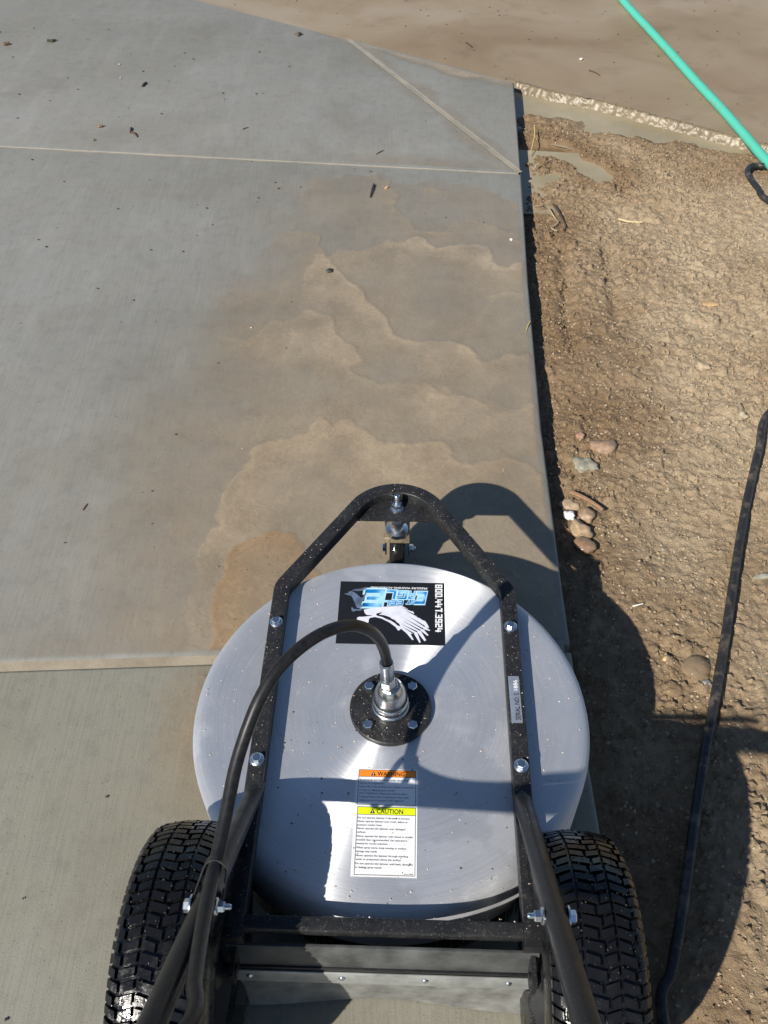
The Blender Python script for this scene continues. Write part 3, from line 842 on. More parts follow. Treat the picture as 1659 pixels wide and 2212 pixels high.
# handle tubes
HS = Vector((.1885, -.150, DZ + HZ + .008)); HE = Vector((.176, -.960, .985))
for s in (-1, 1):
    P0, P1 = Vector((s * HS.x, HS.y, HS.z)), Vector((s * HE.x, HE.y, HE.z)); d = (P1 - P0).normalized()
    b = MB()
    pts = [P0 + Vector((0, .016, -.004)), P0 + Vector((0, .004, -.001)), P0 + d * .012, P0 + d * .04, P0 + d * .09, P0 + d * .16, P0 + d * .24] + [P0.lerp(P1, t) for t in (.35, .6, .8, 1)]
    b.tube(pts, [.0126] * len(pts), 20)
    nn = len(b.v)
    for i in range(nn):                                  # the ends are pressed flat where they meet the frame
        k = i // 20; f = (.48, .50, .55, .72, .9, 1, 1, 1, 1, 1, 1)[min(k, 10)]
        c = pts[min(k, 10)]; v = Vector(b.v[i]); w = v - c; up = Vector((0, -d.z, d.y)); up = up if up.z > 0 else -up
        hgt_ = w.dot(up); v = v - up * hgt_ * (1 - f) + (w - up * hgt_) * (1 - f) * .16; b.v[i] = tuple(v)
    h = b.build('handle_tube', MT['paint_clean'], mach, True, 40)
    q = P0.lerp(P1, .29)
    hexbolt('handle_bolt', q + Vector((s * .0125, 0, 0)), h, .0125, .006, .0115, (s, 0, 0))
    hexbolt('handle_nut', q - Vector((s * .0125, 0, 0)), h, .0105, .007, .009, (-s, 0, 0), .014)
gr = MB(); bar = [Vector((-HE.x, HE.y + .0, HE.z)), Vector((-HE.x, HE.y - .03, HE.z + .028)), Vector((-HE.x + .03, HE.y - .045, HE.z + .042)), Vector((0, HE.y - .047, HE.z + .044)),
                  Vector((HE.x - .03, HE.y - .045, HE.z + .042)), Vector((HE.x, HE.y - .03, HE.z + .028)), Vector((HE.x, HE.y, HE.z))]
gr.tube(catmull(bar, 6), .0124, 16).build('handle_bar', MT['paint_clean'], mach)
cq = loc(px(452, 1886, .435)); hd = (Vector((-HE.x, HE.y, HE.z)) - Vector((-HS.x, HS.y, HS.z))).normalized()
hc = MB()
tc_ = Vector((-HS.x, HS.y, HS.z)).lerp(Vector((-HE.x, HE.y, HE.z)), .268); hcn = min(hs[40:], key=lambda p: (p - tc_).length)
side = (hcn - tc_); side = side - hd * side.dot(hd); dist = side.length; side.normalize(); oth = hd.cross(side)
lp_ = []
for i in range(24):
    a = 2 * math.pi * i / 24; c_, s_ = math.cos(a), math.sin(a)
    r_ = .0155 if c_ < 0 else .0118
    lp_.append(tc_ + side * (c_ * r_ + (dist if c_ > 0 else 0)) + oth * s_ * r_)
lp_.append(lp_[0])
for w0 in (0,):
    vs_, fs = [], []
    for i, p in enumerate(lp_[:-1]):
        cen = tc_ + side * dist * .5; out = (p - cen); out = (out - hd * out.dot(hd)).normalized() * .0022
        vs_ += [p - hd * .008, p + hd * .008, p + out + hd * .008, p + out - hd * .008]
    n_ = len(lp_) - 1
    for i in range(n_):
        j = (i + 1) % n_
        for q in range(4): fs.append((i * 4 + q, i * 4 + (q + 1) % 4, j * 4 + (q + 1) % 4, j * 4 + q))
    hc.add(vs_, fs)
hc.build('hose_clamp', MT['hose'], mach, True, 40)

# rear: cross bar, drop plate, splash flap
MB().tube([(-.1773, -.3265, zc + .003), (.1773, -.3265, zc + .003)], .0092, sec=rs, up=(0, 0, 1)).build('cross_bar', MT['paint'], mach, True, 30)
DP = simple('worn_black_plate', (.095, .100, .098), .42, .2, .5, 22)
MB().box((-.002, -.3495, .173), (.402, .005, .058), Matrix.Rotation(R(-7), 3, 'X'), .001).build('rear_plate', DP, mach, True, 30)
fp = MB(); fv, ff = [], []; NX = 40
prof = [(.142, -.001), (.116, 0.0), (.105, 0.001), (.085, .002), (.06, .004), (.035, .006), (.015, .009), (.004, .014)]
for side_ in (0, 1):
    for k, (z, bulge) in enumerate(prof):
        for i in range(NX + 1):
            t = i / NX; x = -.198 + .396 * t
            mid = math.sin(math.pi * t) ** 2; wv = .0012 * math.sin(7 * t + 1) * (1 - z / .116)
            y = -.357 - bulge * .75 + mid * bulge * 1.1 + wv + (.0045 if side_ else 0)
            fv.append((x * (1 - .035 * (1 - z / .116)), y, z))
n1 = NX + 1; off = n1 * len(prof)
for k in range(len(prof) - 1):
    for i in range(NX):
        a_ = k * n1 + i
        ff.append((a_, a_ + 1, a_ + n1 + 1, a_ + n1)); ff.append((off + a_, off + a_ + n1, off + a_ + n1 + 1, off + a_ + 1))
for i in range(NX):
    a_ = (len(prof) - 1) * n1 + i; ff.append((a_, a_ + 1, off + a_ + 1, off + a_)); ff.append((i, off + i, off + i + 1, i + 1))
for k in range(len(prof) - 1):
    for i in (0, NX): a_ = k * n1 + i; ff.append((a_, a_ + n1, off + a_ + n1, off + a_))
fp.add(fv, ff); fp.build('splash_flap', MT['flap'], mach, True, 50)
MB().box((-.002, -.3545, .1445), (.398, .007, .008), None, .001).build('rubber_lip', MT['hose'], mach, True, 30)
strip = MB().box((-.002, -.3603, .1215), (.392, .0022, .036), Matrix.Rotation(R(-3), 3, 'X'), .0004).build('clamp_strip', MT['alu'], mach, True, 30)
for x in (-.178, -.055, .055, .165):
    MB().lathe([(0, .0028), (.0022, .0025), (.004, .0012), (.0048, 0)], 16, Matrix.Translation((x, -.3618, .124)) @ Vector((0, -1, 0)).to_track_quat('Z', 'Y').to_matrix().to_4x4()).build('rivet', MT['zinc'], strip)

# wheels
def tyre_r(x):
    a = abs(x)
    if a <= .046: return .1765 - .0065 * (a / .046) ** 2
    return .170 - .020 * ((a - .046) / .014) ** 1.6


TP = [(.080, .044), (.084, .052), (.106, .0550), (.132, .0570), (.150, .0556), (.164, .0515), (.1700, .046), (.1735, .034), (.1758, .018), (.1765, 0)]
TP = TP + [(r_, -x_) for r_, x_ in TP[-2::-1]]


_B = Mat('water_beads'); _B.set(Base_Color=(.03, .03, .032, 1), Roughness=.05); BEAD = _B.m


def make_wheel(sx):
    w = bpy.data.objects.new('wheel', None); COL.objects.link(w); w.parent = mach; w.location = (sx * .2465 - .002, -.373, .1805); w.empty_display_size = .1
    Q = Matrix.Rotation(math.pi / 2, 4, 'Y')
    MB().lathe([(r_, -x_) for r_, x_ in TP], 96, Q).build('tyre', MT['rubber'], w)
    t = MB(); rows = 82
    cols = [(-.0540, -.0390), (-.0360, -.0205), (-.0178, -.0014), (.0014, .0178), (.0205, .0360), (.0390, .0540)]
    pitch = 2 * math.pi / rows

    def blk(xa, xb, th0, th1, sk0, sk1, hgt__):
        n_ = 3; top, base = [], []
        for i in range(n_):
            x = xa + (xb - xa) * i / (n_ - 1); sk = sk0 + (sk1 - sk0) * i / (n_ - 1); rr = tyre_r(x)
            for th, ins in ((th0 + sk, .08), (th1 + sk, -.08)):
                for lst, r_, e in ((top, rr + hgt__, ins), (base, rr - .004, 0)):
                    a_ = th + e * pitch * .5
                    lst.append((x + (0 if lst is base else (xa + xb - 2 * x) * .03), r_ * math.cos(a_), r_ * math.sin(a_)))
        v = [(p[0], p[1], p[2]) for p in top] + [(p[0], p[1], p[2]) for p in base]; f = []
        for i in range(n_ - 1):
            q = 2 * i; f.append((q, q + 2, q + 3, q + 1))
            f.append((q, 6 + q, 6 + q + 2, q + 2)); f.append((q + 1, q + 3, 6 + q + 3, 6 + q + 1))
        f.append((0, 1, 7, 6)); f.append((4, 10, 11, 5))
        t.add(v, f)
    for i in range(rows):
        th = i * pitch
        for c, (xa, xb) in enumerate(cols):
            dirn = 1 if c % 2 == 0 else -1
            sk = .17 * pitch
            g_ = .125 * pitch; h_ = .0050 if 0 < c < 5 else .0052
            sh = 0 if c in (0, 2, 4) else 0
            if c in (2, 3) and i % 2 == 1:                      # every other row the middle blocks shift to lock together
                d_ = .006 if c == 2 else .006
                blk(xa + (d_ if c == 3 else 0), xb + (d_ if c == 2 else 0), th + g_, th + pitch - g_, -dirn * sk, dirn * sk, h_)
            elif c in (1, 4) and i % 2 == 0:
                blk(xa - (.0045 if c == 1 else 0), xb + (.0045 if c == 4 else 0), th + g_, th + pitch - g_, -dirn * sk, dirn * sk, h_)
            else:
                xa2, xb2 = xa, xb
                if c == 0 and i % 2 == 0: xb2 -= .0045
                if c == 5 and i % 2 == 0: xa2 += .0045
                blk(xa2, xb2, th + g_, th + pitch - g_, -dirn * sk, dirn * sk, h_)
    t.build('tread', MT['rubber'], w, True, 30)
    wb = MB()
    for _ in range(420):
        x = random.uniform(-.052, .052); a_ = random.uniform(-1.9, 1.6); r_ = tyre_r(x) + .0049; q = random.choice((.0006, .0008, .001, .0014))
        bm = bmesh.new(); bmesh.ops.create_icosphere(bm, subdivisions=1, radius=q); bmesh.ops.translate(bm, vec=(x, r_ * math.sin(a_), r_ * math.cos(a_)), verts=bm.verts); wb.bm(bm)
    tag(wb.build('water_beads', BEAD, w), None, None, None, 'stuff')
    rm = MB().lathe([(.030, -.030), (.062, -.026), (.070, -.034), (.082, -.046), (.086, -.050), (.086, -.044), (.074, -.030), (.074, .030), (.086, .044), (.086, .050), (.082, .046), (.070, .034), (.062, .026), (.030, .030)], 48, Q).build('rim', MT['rim'], w)
    MB().lathe([(0, -.045), (.014, -.045), (.022, -.040), (.024, -.030), (.030, -.028), (.030, .028), (.024, .030), (.022, .040), (.014, .045), (0, .045)], 28, Q).build('wheel_hub', MT['paint_clean'], w)
    return w


for s in (-1, 1):
    make_wheel(s)
    MB().tube([(s * .185, -.373, .1805), (s * .318, -.373, .1805)], .0095, 16).build('axle', MT['paint_clean'], mach)
    MB().prism([(-.385, DZ - .001), (-.325, DZ - .001), (-.340, .165), (-.366, .155), (-.385, .165)], s * .1905 - .003, s * .1905 + .003,
               Matrix(((0, 0, 1, 0), (1, 0, 0, 0), (0, 1, 0, 0), (0, 0, 0, 1)))).build('axle_bracket', MT['paint_clean'], mach, True, 30)


# ------------------------------------------------------------------ decals
def bil(q, rect):
    """map a point of a traced quadrilateral (TL, TR, BR, BL) to a flat rectangle (x0, x1, ytop, ybottom)"""
    TL, TR, BR, BL = q; x0, x1, yt, yb = rect

    def f(x, y):
        s, t = .5, .5
        for _ in range(12):
            ax_ = (TL[0] * (1 - s) + TR[0] * s) * (1 - t) + (BL[0] * (1 - s) + BR[0] * s) * t - x
            ay_ = (TL[1] * (1 - s) + TR[1] * s) * (1 - t) + (BL[1] * (1 - s) + BR[1] * s) * t - y
            dxs = (TR[0] - TL[0]) * (1 - t) + (BR[0] - BL[0]) * t; dxt = (BL[0] - TL[0]) * (1 - s) + (BR[0] - TR[0]) * s
            dys = (TR[1] - TL[1]) * (1 - t) + (BR[1] - BL[1]) * t; dyt = (BL[1] - TL[1]) * (1 - s) + (BR[1] - TR[1]) * s
            D = dxs * dyt - dxt * dys; s -= (ax_ * dyt - ay_ * dxt) / D; t -= (ay_ * dxs - ax_ * dys) / D
        return x0 + (x1 - x0) * s, yt + (yb - yt) * t
    return f


def flat(name, polys, z, mat, parent, th=.00012):
    b = MB()
    for p in polys: b.prism(p, z - th, z)
    return b.build(name, mat, parent, False)


def text_polys(body, bold=0.0):
    cu = bpy.data.curves.new('t', 'FONT'); cu.body = body; cu.resolution_u = 2; cu.offset = bold; cu.fill_mode = 'FRONT'
    o = bpy.data.objects.new('t', cu); COL.objects.link(o)
    dg = bpy.context.evaluated_depsgraph_get(); dg.update()
    me = bpy.data.meshes.new_from_object(o.evaluated_get(dg))
    v = [tuple(p.co[:2]) for p in me.vertices]; f = [tuple(p.vertices) for p in me.polygons]
    bpy.data.objects.remove(o); bpy.data.curves.remove(cu); bpy.data.meshes.remove(me)
    return v, f


def text(mb, body, fn, z, bold=0.0, caps=False):
    """lay a line of lettering with fn(u, v): u 0..1 along the line, v 0..1 from baseline to cap height"""
    v, f = text_polys(body, bold)
    if not v: return
    x0, x1 = min(p[0] for p in v), max(p[0] for p in v)
    mb.add([(*fn((x - x0) / (x1 - x0), y / .69), z) for x, y in v], f)


ez = DZ + .0005
Q4 = ((285, 183), (1378, 190), (1392, 853), (235, 840))
RD = (-.0930, .0852, .2490, .1200)
ed = bil(Q4, RD)
decal = flat('eagle_decal', [[(RD[0], RD[3]), (RD[1], RD[3]), (RD[1], RD[2]), (RD[0], RD[2])]], ez, MT['ink'], mach, .0003)
decal['label'] = 'black decal with a pale eagle and blue lettering'
E_ = lambda pts: [ed(x, y) for x, y in pts]
wing = [(530, 490), (640, 470), (760, 455), (930, 445), (965, 462), (1000, 480), (1010, 490), (1040, 498), (1060, 515), (1062, 530), (1085, 545), (1090, 562), (1130, 580), (1140, 590), (1180, 605), (1195, 625), (1222, 670), (1205, 676), (1175, 660), (1234, 700), (1225, 706), (1160, 688),
        (1217, 750), (1205, 757), (1130, 702), (1192, 800), (1175, 812), (1095, 716), (1134, 822), (1122, 830), (1062, 735), (1025, 737), (1060, 797), (1045, 800), (985, 732), (925, 685), (905, 706), (892, 702), (870, 670), (800, 620), (720, 582), (650, 566), (600, 575), (585, 590), (582, 620), (565, 640), (545, 640), (465, 617), (458, 578), (480, 566), (520, 566), (600, 556), (628, 550), (560, 545), (538, 520)]
flat('eagle_emblem', [E_(wing)], ez + .0002, MT['lilac'], decal)
flat('feather_shadow', [E_([(660, 545), (668, 530), (700, 522), (722, 512), (715, 528), (690, 542), (745, 548), (785, 560), (815, 572), (820, 582), (860, 598), (880, 620), (905, 635), (918, 662), (890, 655), (860, 630), (820, 605), (770, 588), (730, 568), (680, 556)])], ez + .0004, MT['ink'], decal)
for x0, y0, x1, y1 in ((1175, 661, 1010, 560), (1160, 689, 980, 590), (1130, 703, 950, 610), (1095, 717, 930, 640), (1062, 736, 940, 668), (1085, 548, 960, 490), (1040, 500, 930, 462)):
    L_ = math.hypot(x1 - x0, y1 - y0); nx0, ny0 = -(y1 - y0) / L_ * 6, (x1 - x0) / L_ * 6
    flat('feather_gap', [E_([(x0 - nx0, y0 - ny0), (x0 + nx0, y0 + ny0), (x1, y1)])], ez + .00042, MT['ink'], decal)
flat('eagle_far_wing', [E_([(320, 322), (345, 328), (400, 345), (425, 395), (440, 430), (460, 475), (500, 470), (515, 462), (508, 425), (520, 395), (540, 380), (545, 340), (560, 320), (545, 300), (530, 340), (515, 365), (495, 360), (470, 335), (440, 310), (400, 290), (372, 296), (365, 312)]),
                        E_([(400, 282), (470, 290), (520, 285), (572, 250), (545, 245), (500, 262), (440, 268)]), E_([(398, 470), (412, 465), (420, 482), (470, 490), (520, 486), (500, 500), (450, 500), (418, 512), (402, 500)])], ez + .0002, MT['dusk'], decal)

GL = {  # letters as rectangles in a unit box (x right, y up)
    'E': [(0, 0, .24, 1), (0, 0, 1, .24), (0, .40, .85, .62), (0, .76, 1, 1)], 'A': [(0, 0, .26, 1), (.74, 0, 1, 1), (0, .76, 1, 1), (.2, .3, .8, .5)],
    'G': [(0, 0, .25, 1), (0, 0, 1, .22), (0, .78, 1, 1), (.75, 0, 1, .55), (.5, .36, 1, .55)], 'L': [(0, 0, .26, 1), (0, 0, 1, .25)],
    'S': [(0, .78, 1, 1), (0, .40, .26, 1), (0, .40, 1, .60), (.74, 0, 1, .6), (0, 0, 1, .22)], 'T': [(0, .76, 1, 1), (.36, 0, .64, 1)],
    '8': [(0, 0, .3, 1), (.7, 0, 1, 1), (0, 0, 1, .2), (0, .8, 1, 1), (.2, .42, .8, .58)], '0': [(0, 0, .3, 1), (.7, 0, 1, 1), (0, 0, 1, .2), (0, .8, 1, 1)],
    '.': [(0, 0, 1, .24)], '4': [(0, .3, .3, 1), (.0, .3, 1, .5), (.6, 0, .9, .8)], '7': [(0, .78, 1, 1), (.5, 0, .82, .8)],
    '3': [(.7, 0, 1, 1), (0, 0, 1, .2), (0, .8, 1, 1), (.2, .42, 1, .58)], '9': [(.7, 0, 1, 1), (0, .4, .3, 1), (0, .8, 1, 1), (0, .4, 1, .56), (0, 0, 1, .2)],
    '2': [(0, .8, 1, 1), (.7, .4, 1, 1), (0, .4, 1, .58), (0, 0, .3, .58), (0, 0, 1, .2)]}


def blocks(ch, fn, grow=0.0):
    out = []
    for x0, y0, x1, y1 in GL[ch]:
        x0 -= grow; y0 -= grow; x1 += grow; y1 += grow
        out.append([fn(x0, y0), fn(x1, y0), fn(x1, y1), fn(x0, y1)])
    return out


word = [('E', 1200, 1095, 288, 425), ('A', 1083, 1012, 285, 372), ('G', 1000, 895, 280, 374), ('L', 880, 772, 274, 376), ('E', 760, 545, 266, 462),
        ('S', 1082, 1035, 382, 425), ('T', 1032, 985, 384, 428), ('E', 950, 892, 386, 436), ('E', 880, 820, 388, 438), ('L', 808, 745, 390, 444)]
hi, lo_ = [], []
for ch, xa, xb, yb_, yt_ in word:
    fn = lambda u, v: ed(xa + u * (xb - xa) - v * (yt_ - yb_) * .2, yb_ + v * (yt_ - yb_))
    lo_ += blocks(ch, fn, .075 if yt_ - yb_ > 60 else .09); hi += blocks(ch, fn, -.02)
for k, p in enumerate(lo_): pass
b = MB()
for k, p in enumerate(lo_): b.prism(p, ez, ez + .00016 + k * 1e-6)
b.build('lettering_outline', MT['cyan'], decal, False)
b = MB()
for k, p in enumerate(hi): b.prism(p, ez + .0001, ez + .00030 + k * 1e-6)
b.build('lettering', MT['blue'], decal, False)
b = MB()
text(b, 'PRESSURE WASHING ACCESSORIES', lambda u, v: ed(1198 - u * 598, 243 + v * 20 - u * 3), ez + .0003, .02)
yy = 208
for ch in '800.447.3924':
    w_ = 46 if ch != '.' else 14
    for k, p in enumerate(blocks(ch, lambda u, v: ed(1283 + v * 76 + (yy - 208) * .008, yy + u * (w_ - 6)))): b.prism(p, ez, ez + .0003 + k * 1e-6)
    yy += w_ + 2.4
b.build('tagline_and_phone_number', MT['white'], decal, False)

Q5 = ((410, 240), (1330, 258), (1322, 1892), (322, 1862)); RW = (-.0470, .0424, -.0992, -.2560)
wd = bil(Q5, RW)
warn = flat('warning_label', [[(RW[0], RW[3]), (RW[1], RW[3]), (RW[1], RW[2]), (RW[0], RW[2])]], ez, MT['white'], mach, .0003)
warn['label'] = 'white safety label with orange warning and yellow caution headings'
U = lambda u, v: (RW[0] + (RW[1] - RW[0]) * u, RW[2] + (RW[3] - RW[2]) * v)
rect = lambda u0, v0, u1, v1: [U(u0, v1), U(u1, v1), U(u1, v0), U(u0, v0)]
VN = lambda y: (y - 240) / 1630
flat('orange_heading', [rect(.042, VN(262), .970, VN(368))], ez + .0002, MT['orange'], warn)
flat('yellow_heading', [rect(.055, VN(852), .970, VN(965))], ez + .0002, MT['yellow'], warn)
b = MB(); zt = ez + .0004


def ring(u0, v0, u1, v1, w=.006, h=.0036):
    for k, r_ in enumerate(((u0, v0, u1, v0 + h), (u0, v1 - h, u1, v1), (u0, v0, u0 + w, v1), (u1 - w, v0, u1, v1))): b.prism(rect(*r_), zt - .0002, zt + k * 2e-6)


ring(.040, VN(258), .972, VN(815)); ring(.050, VN(848), .972, VN(1850))
b.prism(rect(.040, VN(366), .972, VN(372)), zt - .0002, zt + 1e-5); b.prism(rect(.050, VN(963), .972, VN(969)), zt - .0002, zt + 1e-5)
for body, u0, u1, yb_, hgt_ in (('WARNING', .345, .785, 352, 66), ('CAUTION', .355, .775, 948, 72)):
    text(b, body, lambda u, v: U(u0 + u * (u1 - u0), VN(yb_ - v * hgt_)), zt, .012)
    tx = u0 - .065; t_, q_ = VN(yb_ - hgt_), VN(yb_)
    b.add([(*U(tx - .04, q_), zt), (*U(tx + .04, q_), zt), (*U(tx, t_), zt)], [(0, 1, 2)])
b.build('label_headings_and_border', MT['ink'], warn, False)
for yb_, hgt_ in ((352, 66), (948, 72)):
    b = MB(); tx = .28 if yb_ < 500 else .29
    b.prism(rect(tx - .005, VN(yb_ - hgt_ * .62), tx + .005, VN(yb_ - hgt_ * .28)), zt, zt + .0002); b.prism(rect(tx - .005, VN(yb_ - hgt_ * .20), tx + .005, VN(yb_ - hgt_ * .08)), zt, zt + .0002)
    b.build('exclamation_mark', MT['white'], warn, False)
b = MB()
lines = [('Keep hands and feet from under deck while', 435, .86), ('Spinner is in operation.', 488, .47), ('Never lift or tip machine back while in operation', 543, .945), ('or expose rotating spray wands.', 598, .64), ('HOT WARNING: When used with hot water,', 650, .84), ('surfaces, spray and components may reach', 703, .86), ('temperatures in excess of 200 degree F.', 757, .79),
         ('Do not operate Spinner if vibration is present.', 1030, .88), ('Never operate Spinner over trash, debris or', 1084, .85), ('pressure washer hose.', 1138, .45), ('Never operate the Spinner over damaged', 1192, .81), ('surfaces.', 1246, .20), ('Never operate the Spinner with mixed or smaller', 1306, .94), ('nozzles than recommended. See operator\'s', 1360, .845), ('manual for nozzle selection.', 1414, .55),
         ('When spray starts, keep moving or surface', 1474, .83), ('damage may result.', 1528, .39), ('Never operate the Spinner through standing', 1588, .86), ('water or projections above the surface', 1642, .75), ('Do not operate the Spinner with bent, damaged', 1702, .93), ('or leaking spray wands.', 1756, .47)]
GP = simple('grey_print', (.10, .10, .13), .4, 0, .1, 60)
for k, (body, yb_, u1) in enumerate(lines):
    if k == 7: b.build('warning_text', GP, warn, False); b = MB()
    text(b, body, lambda u, v: U(.062 + u * (u1 - .062), VN(yb_ - v * 26)), zt, .006)
text(b, '20-411000', lambda u, v: U(.80 + u * .14, VN(1835 - v * 18)), zt)
b.build('caution_text', GP, warn, False)

sz = DZ + 2 * HZ + .0012
sp = MB(); sp.prism([(.1800, .0478), (.1965, .0478), (.1972, -.0330), (.1807, -.0330)], sz - .0006, sz)
plate = sp.build('serial_plate', simple('stamped_foil', (.50, .54, .60), .38, .7, .15, 90), mach, False)
b = MB()
text(b, 'SERIAL NO. S', lambda u, v: (.1945 - v * .0072, -.0285 + u * .046), sz + .0002, .008)
b.build('serial_lettering', MT['ink'], plate, False)
b = MB()
text(b, '1886', lambda u, v: (.1935 - v * .0060, .0225 + u * .018), sz + .0002, .01)
b.build('stamped_number', MT['white'], plate, False)

# wet grit stuck on deck, frame and flange
GT = Mat('sand_grit'); _v = GT.n('TexVoronoi', Vector=GT.n('TexCoord').outputs['Object'], Scale=160.0)
GT.set(Base_Color=GT.ramp(_v.outputs['Color'], [(.2, (.45, .36, .26)), (.5, (.62, .55, .46)), (.75, (.50, .24, .12)), (.9, (.75, .72, .68))]).outputs[0], Roughness=.5)
b = MB()
for _ in range(520):
    a = random.uniform(0, 6.28); r_ = .292 * math.sqrt(random.random()); x, y = r_ * math.cos(a), r_ * math.sin(a)
    if r_ < .07 or (RD[0] < x < RD[1] and RD[3] < y < RD[2]) or abs(abs(x) - .19) < .014: continue
    speck(b, (x, y, DZ + .0004), random.choice((.0006, .0008, .0008, .0011, .0016)), .6)
SEG = [(path[k + 1] - path[k]).length for k in range(len(path) - 1)]
for _ in range(130):
    i = random.choices(range(len(SEG)), SEG)[0]; p = path[i].lerp(path[i + 1], random.random()); q = random.uniform(-.011, .011)
    t_ = (path[i + 1] - path[i]).normalized(); speck(b, (p.x - t_.y * q, p.y + t_.x * q, zc + HZ + .0004), random.choice((.0006, .0008, .0011)))
for _ in range(70): speck(b, (random.uniform(-.17, .17), -.3235 + random.uniform(-.009, .009), zc + .0114), random.choice((.0006, .0008, .0013)))
for _ in range(60):
    a = random.uniform(0, 6.28); r_ = random.uniform(.033, .061); speck(b, (r_ * math.cos(a), r_ * math.sin(a), FZ + .0003), random.choice((.0006, .0008, .001)))
tag(b.build('grit', GT.m, mach, False), None, None, None, 'stuff')
b = MB()
for _ in range(90):
    x, y = random.uniform(-.17, .18), random.uniform(-.27, .0)
    if x > .05 and y > -.13: continue
    speck(b, (x, y, DZ + .0004), random.choice((.0008, .001, .0014, .0019)), .35)
tag(b.build('mud_specks', simple('mud_specks', (.05, .035, .022), .6), mach, False), None, None, None, 'stuff')

# ------------------------------------------------------------------ hoses on the ground
def ground_z(x, y):
    if y > J2(x) and y > TOP(x) - 0: return -.030
    if x < edge_x(y): return 0.0
    d = min((Vector((x, y)) - Vector(p)).length for p in LIPX)
    lipy = np.interp(x, [p[0] for p in LIPX], [p[1] for p in LIPX])
    if y > lipy: return -.030
    return dzs(x, y) + .013


def ground_hose(name, pix, extra0, extra1, r, mat, label, z0, win=3):
    pts = [Vector(p) for p in extra0] + [px(u, v, z0) for u, v in pix] + [Vector(p) for p in extra1]
    c = catmull([(p.x, p.y, 0) for p in pts], 8); zz = [ground_z(p.x, p.y) + r for p in c]
    zs = [sum(zz[max(0, i - win):i + win + 1]) / len(zz[max(0, i - win):i + win + 1]) for i in range(len(zz))]
    o = MB().tube([(p.x, p.y, z) for p, z in zip(c, zs)], r, 16).build(name, mat, None)
    return tag(o, label, 'hose')


ground_hose('garden_hose', [(1352, 0), (1400, 52), (1450, 106), (1500, 162), (1560, 226), (1610, 284), (1659, 342)], [(.55, 9.6, 0), (.80, 7.3, 0), (.99, 5.7, 0)], [(1.37, 2.45, 0), (1.52, 1.8, 0), (1.9, 1.2, 0), (2.8, .9, 0)],
            .0160, MT['teal'], 'bright teal hose lying across the muddy pavement', 0.0, 14)
p_ = px(1659, 905, -.03)
ground_hose('pressure_hose', [(1659, 366), (1640, 364), (1621, 366), (1613, 376), (1618, 394), (1634, 416), (1659, 444)],
            [(3.2, 2.55, 0), (2.2, 2.75, 0), (1.6, 2.86, 0)], [(1.40, 2.42, 0), (1.40, 2.2, 0), (1.24, 1.95, 0), (1.08, 1.78, 0)] +
            [px(u, v, -.03) for u, v in ((1655, 905), (1637, 975), (1617, 1060), (1600, 1150), (1580, 1275), (1561, 1400), (1540, 1520), (1522, 1620), (1504, 1740), (1487, 1860), (1468, 1990), (1450, 2100), (1435, 2212))] + [(.40, .05, 0), (.42, -.4, 0), (.5, -1.2, 0), (.7, -2.4, 0)],
            .0092, MT['dusty_hose'], 'black rubber pressure hose snaking over the brown dirt', -.03)


# ------------------------------------------------------------------ stones, twigs and straw
def stone(u, v, w, h, rot, col, label, zoff=0.0, on='dirt', thick=.55, rough=.6, name='stone', seed=0, spec=.5, jag=.18, cat='stone'):
    """w, h: size in pixels of the 1659 view along and across"""
    if on == 'dirt' and max(col) < .6: col = tuple(.7 * a + .3 * q for a, q in zip(col, (.30, .23, .15)))
    z = -.04 if on == 'dirt' else (0 if on == 'slab' else -.030)
    c = px(u, v, z)
    z = dzs(c.x, c.y) if on == 'dirt' else z
    sc = (px(u + 1, v, z) - px(u, v, z)).length
    a, b_ = w * sc / 2, h * sc / 2 * 1.1
    bm = bmesh.new(); bmesh.ops.create_icosphere(bm, subdivisions=3, radius=1)
    for q in bm.verts:
        n_ = q.co.normalized(); k = 1 + jag * (math.sin(3.1 * n_.x + seed) * math.cos(2.7 * n_.y + 1.3 * seed) + .6 * math.sin(5.3 * n_.z + 4.1 * n_.x + 2 * seed) + .35 * math.sin(9 * n_.y + 7 * n_.z + seed))
        q.co = Vector((n_.x * k * a, n_.y * k * b_, n_.z * k * b_ * thick))
    bmesh.ops.rotate(bm, matrix=Matrix.Rotation(rot, 3, 'Z'), verts=bm.verts)
    mb = MB(); mb.bm(bm)
    o = mb.build(name, simple(name + '_colour', col, rough, 0, .3, 90, spec, 0, .4), None, True, 60)
    o.location = (c.x, c.y, z + b_ * thick * (.25 if on == 'dirt' else .8) + zoff)
    return tag(o, label, cat)


stone(1305, 962, 58, 44, .2, (.30, .185, .125), 'smooth pinkish brown stone half buried in the dirt', 0, 'dirt', .5, .45, seed=1)
stone(1264, 1000, 42, 34, -.5, (.25, .25, .20), 'grey green angular rock chip in the dirt beside the smooth pinkish brown stone', .004, 'dirt', .5, .7, seed=2, jag=.3)
stone(1233, 1084, 44, 26, -.1, (.36, .27, .17), 'flat tan stone wedged against the slab edge', .006, 'dirt', .5, .6, seed=3)
stone(1231, 1108, 20, 22, .4, (.70, .70, .68), 'small white quartz chip at the slab edge', .008, 'dirt', .7, .35, seed=4, jag=.3)
stone(1268, 1108, 32, 34, .3, (.28, .18, .11), 'round brown pebble between the bark sliver and the knobbly stone', .006, 'dirt', .7, .5, seed=5)
stone(1256, 1142, 40, 46, .2, (.32, .225, .13), 'knobbly tan stone next to the glossy pebble', .006, 'dirt', .6, .7, seed=6, jag=.28)
stone(1263, 1178, 50, 36, -.5, (.20, .105, .058), 'wet glossy reddish brown pebble by the slab edge', .010, 'dirt', .62, .12, seed=7, spec=.7, jag=.1)
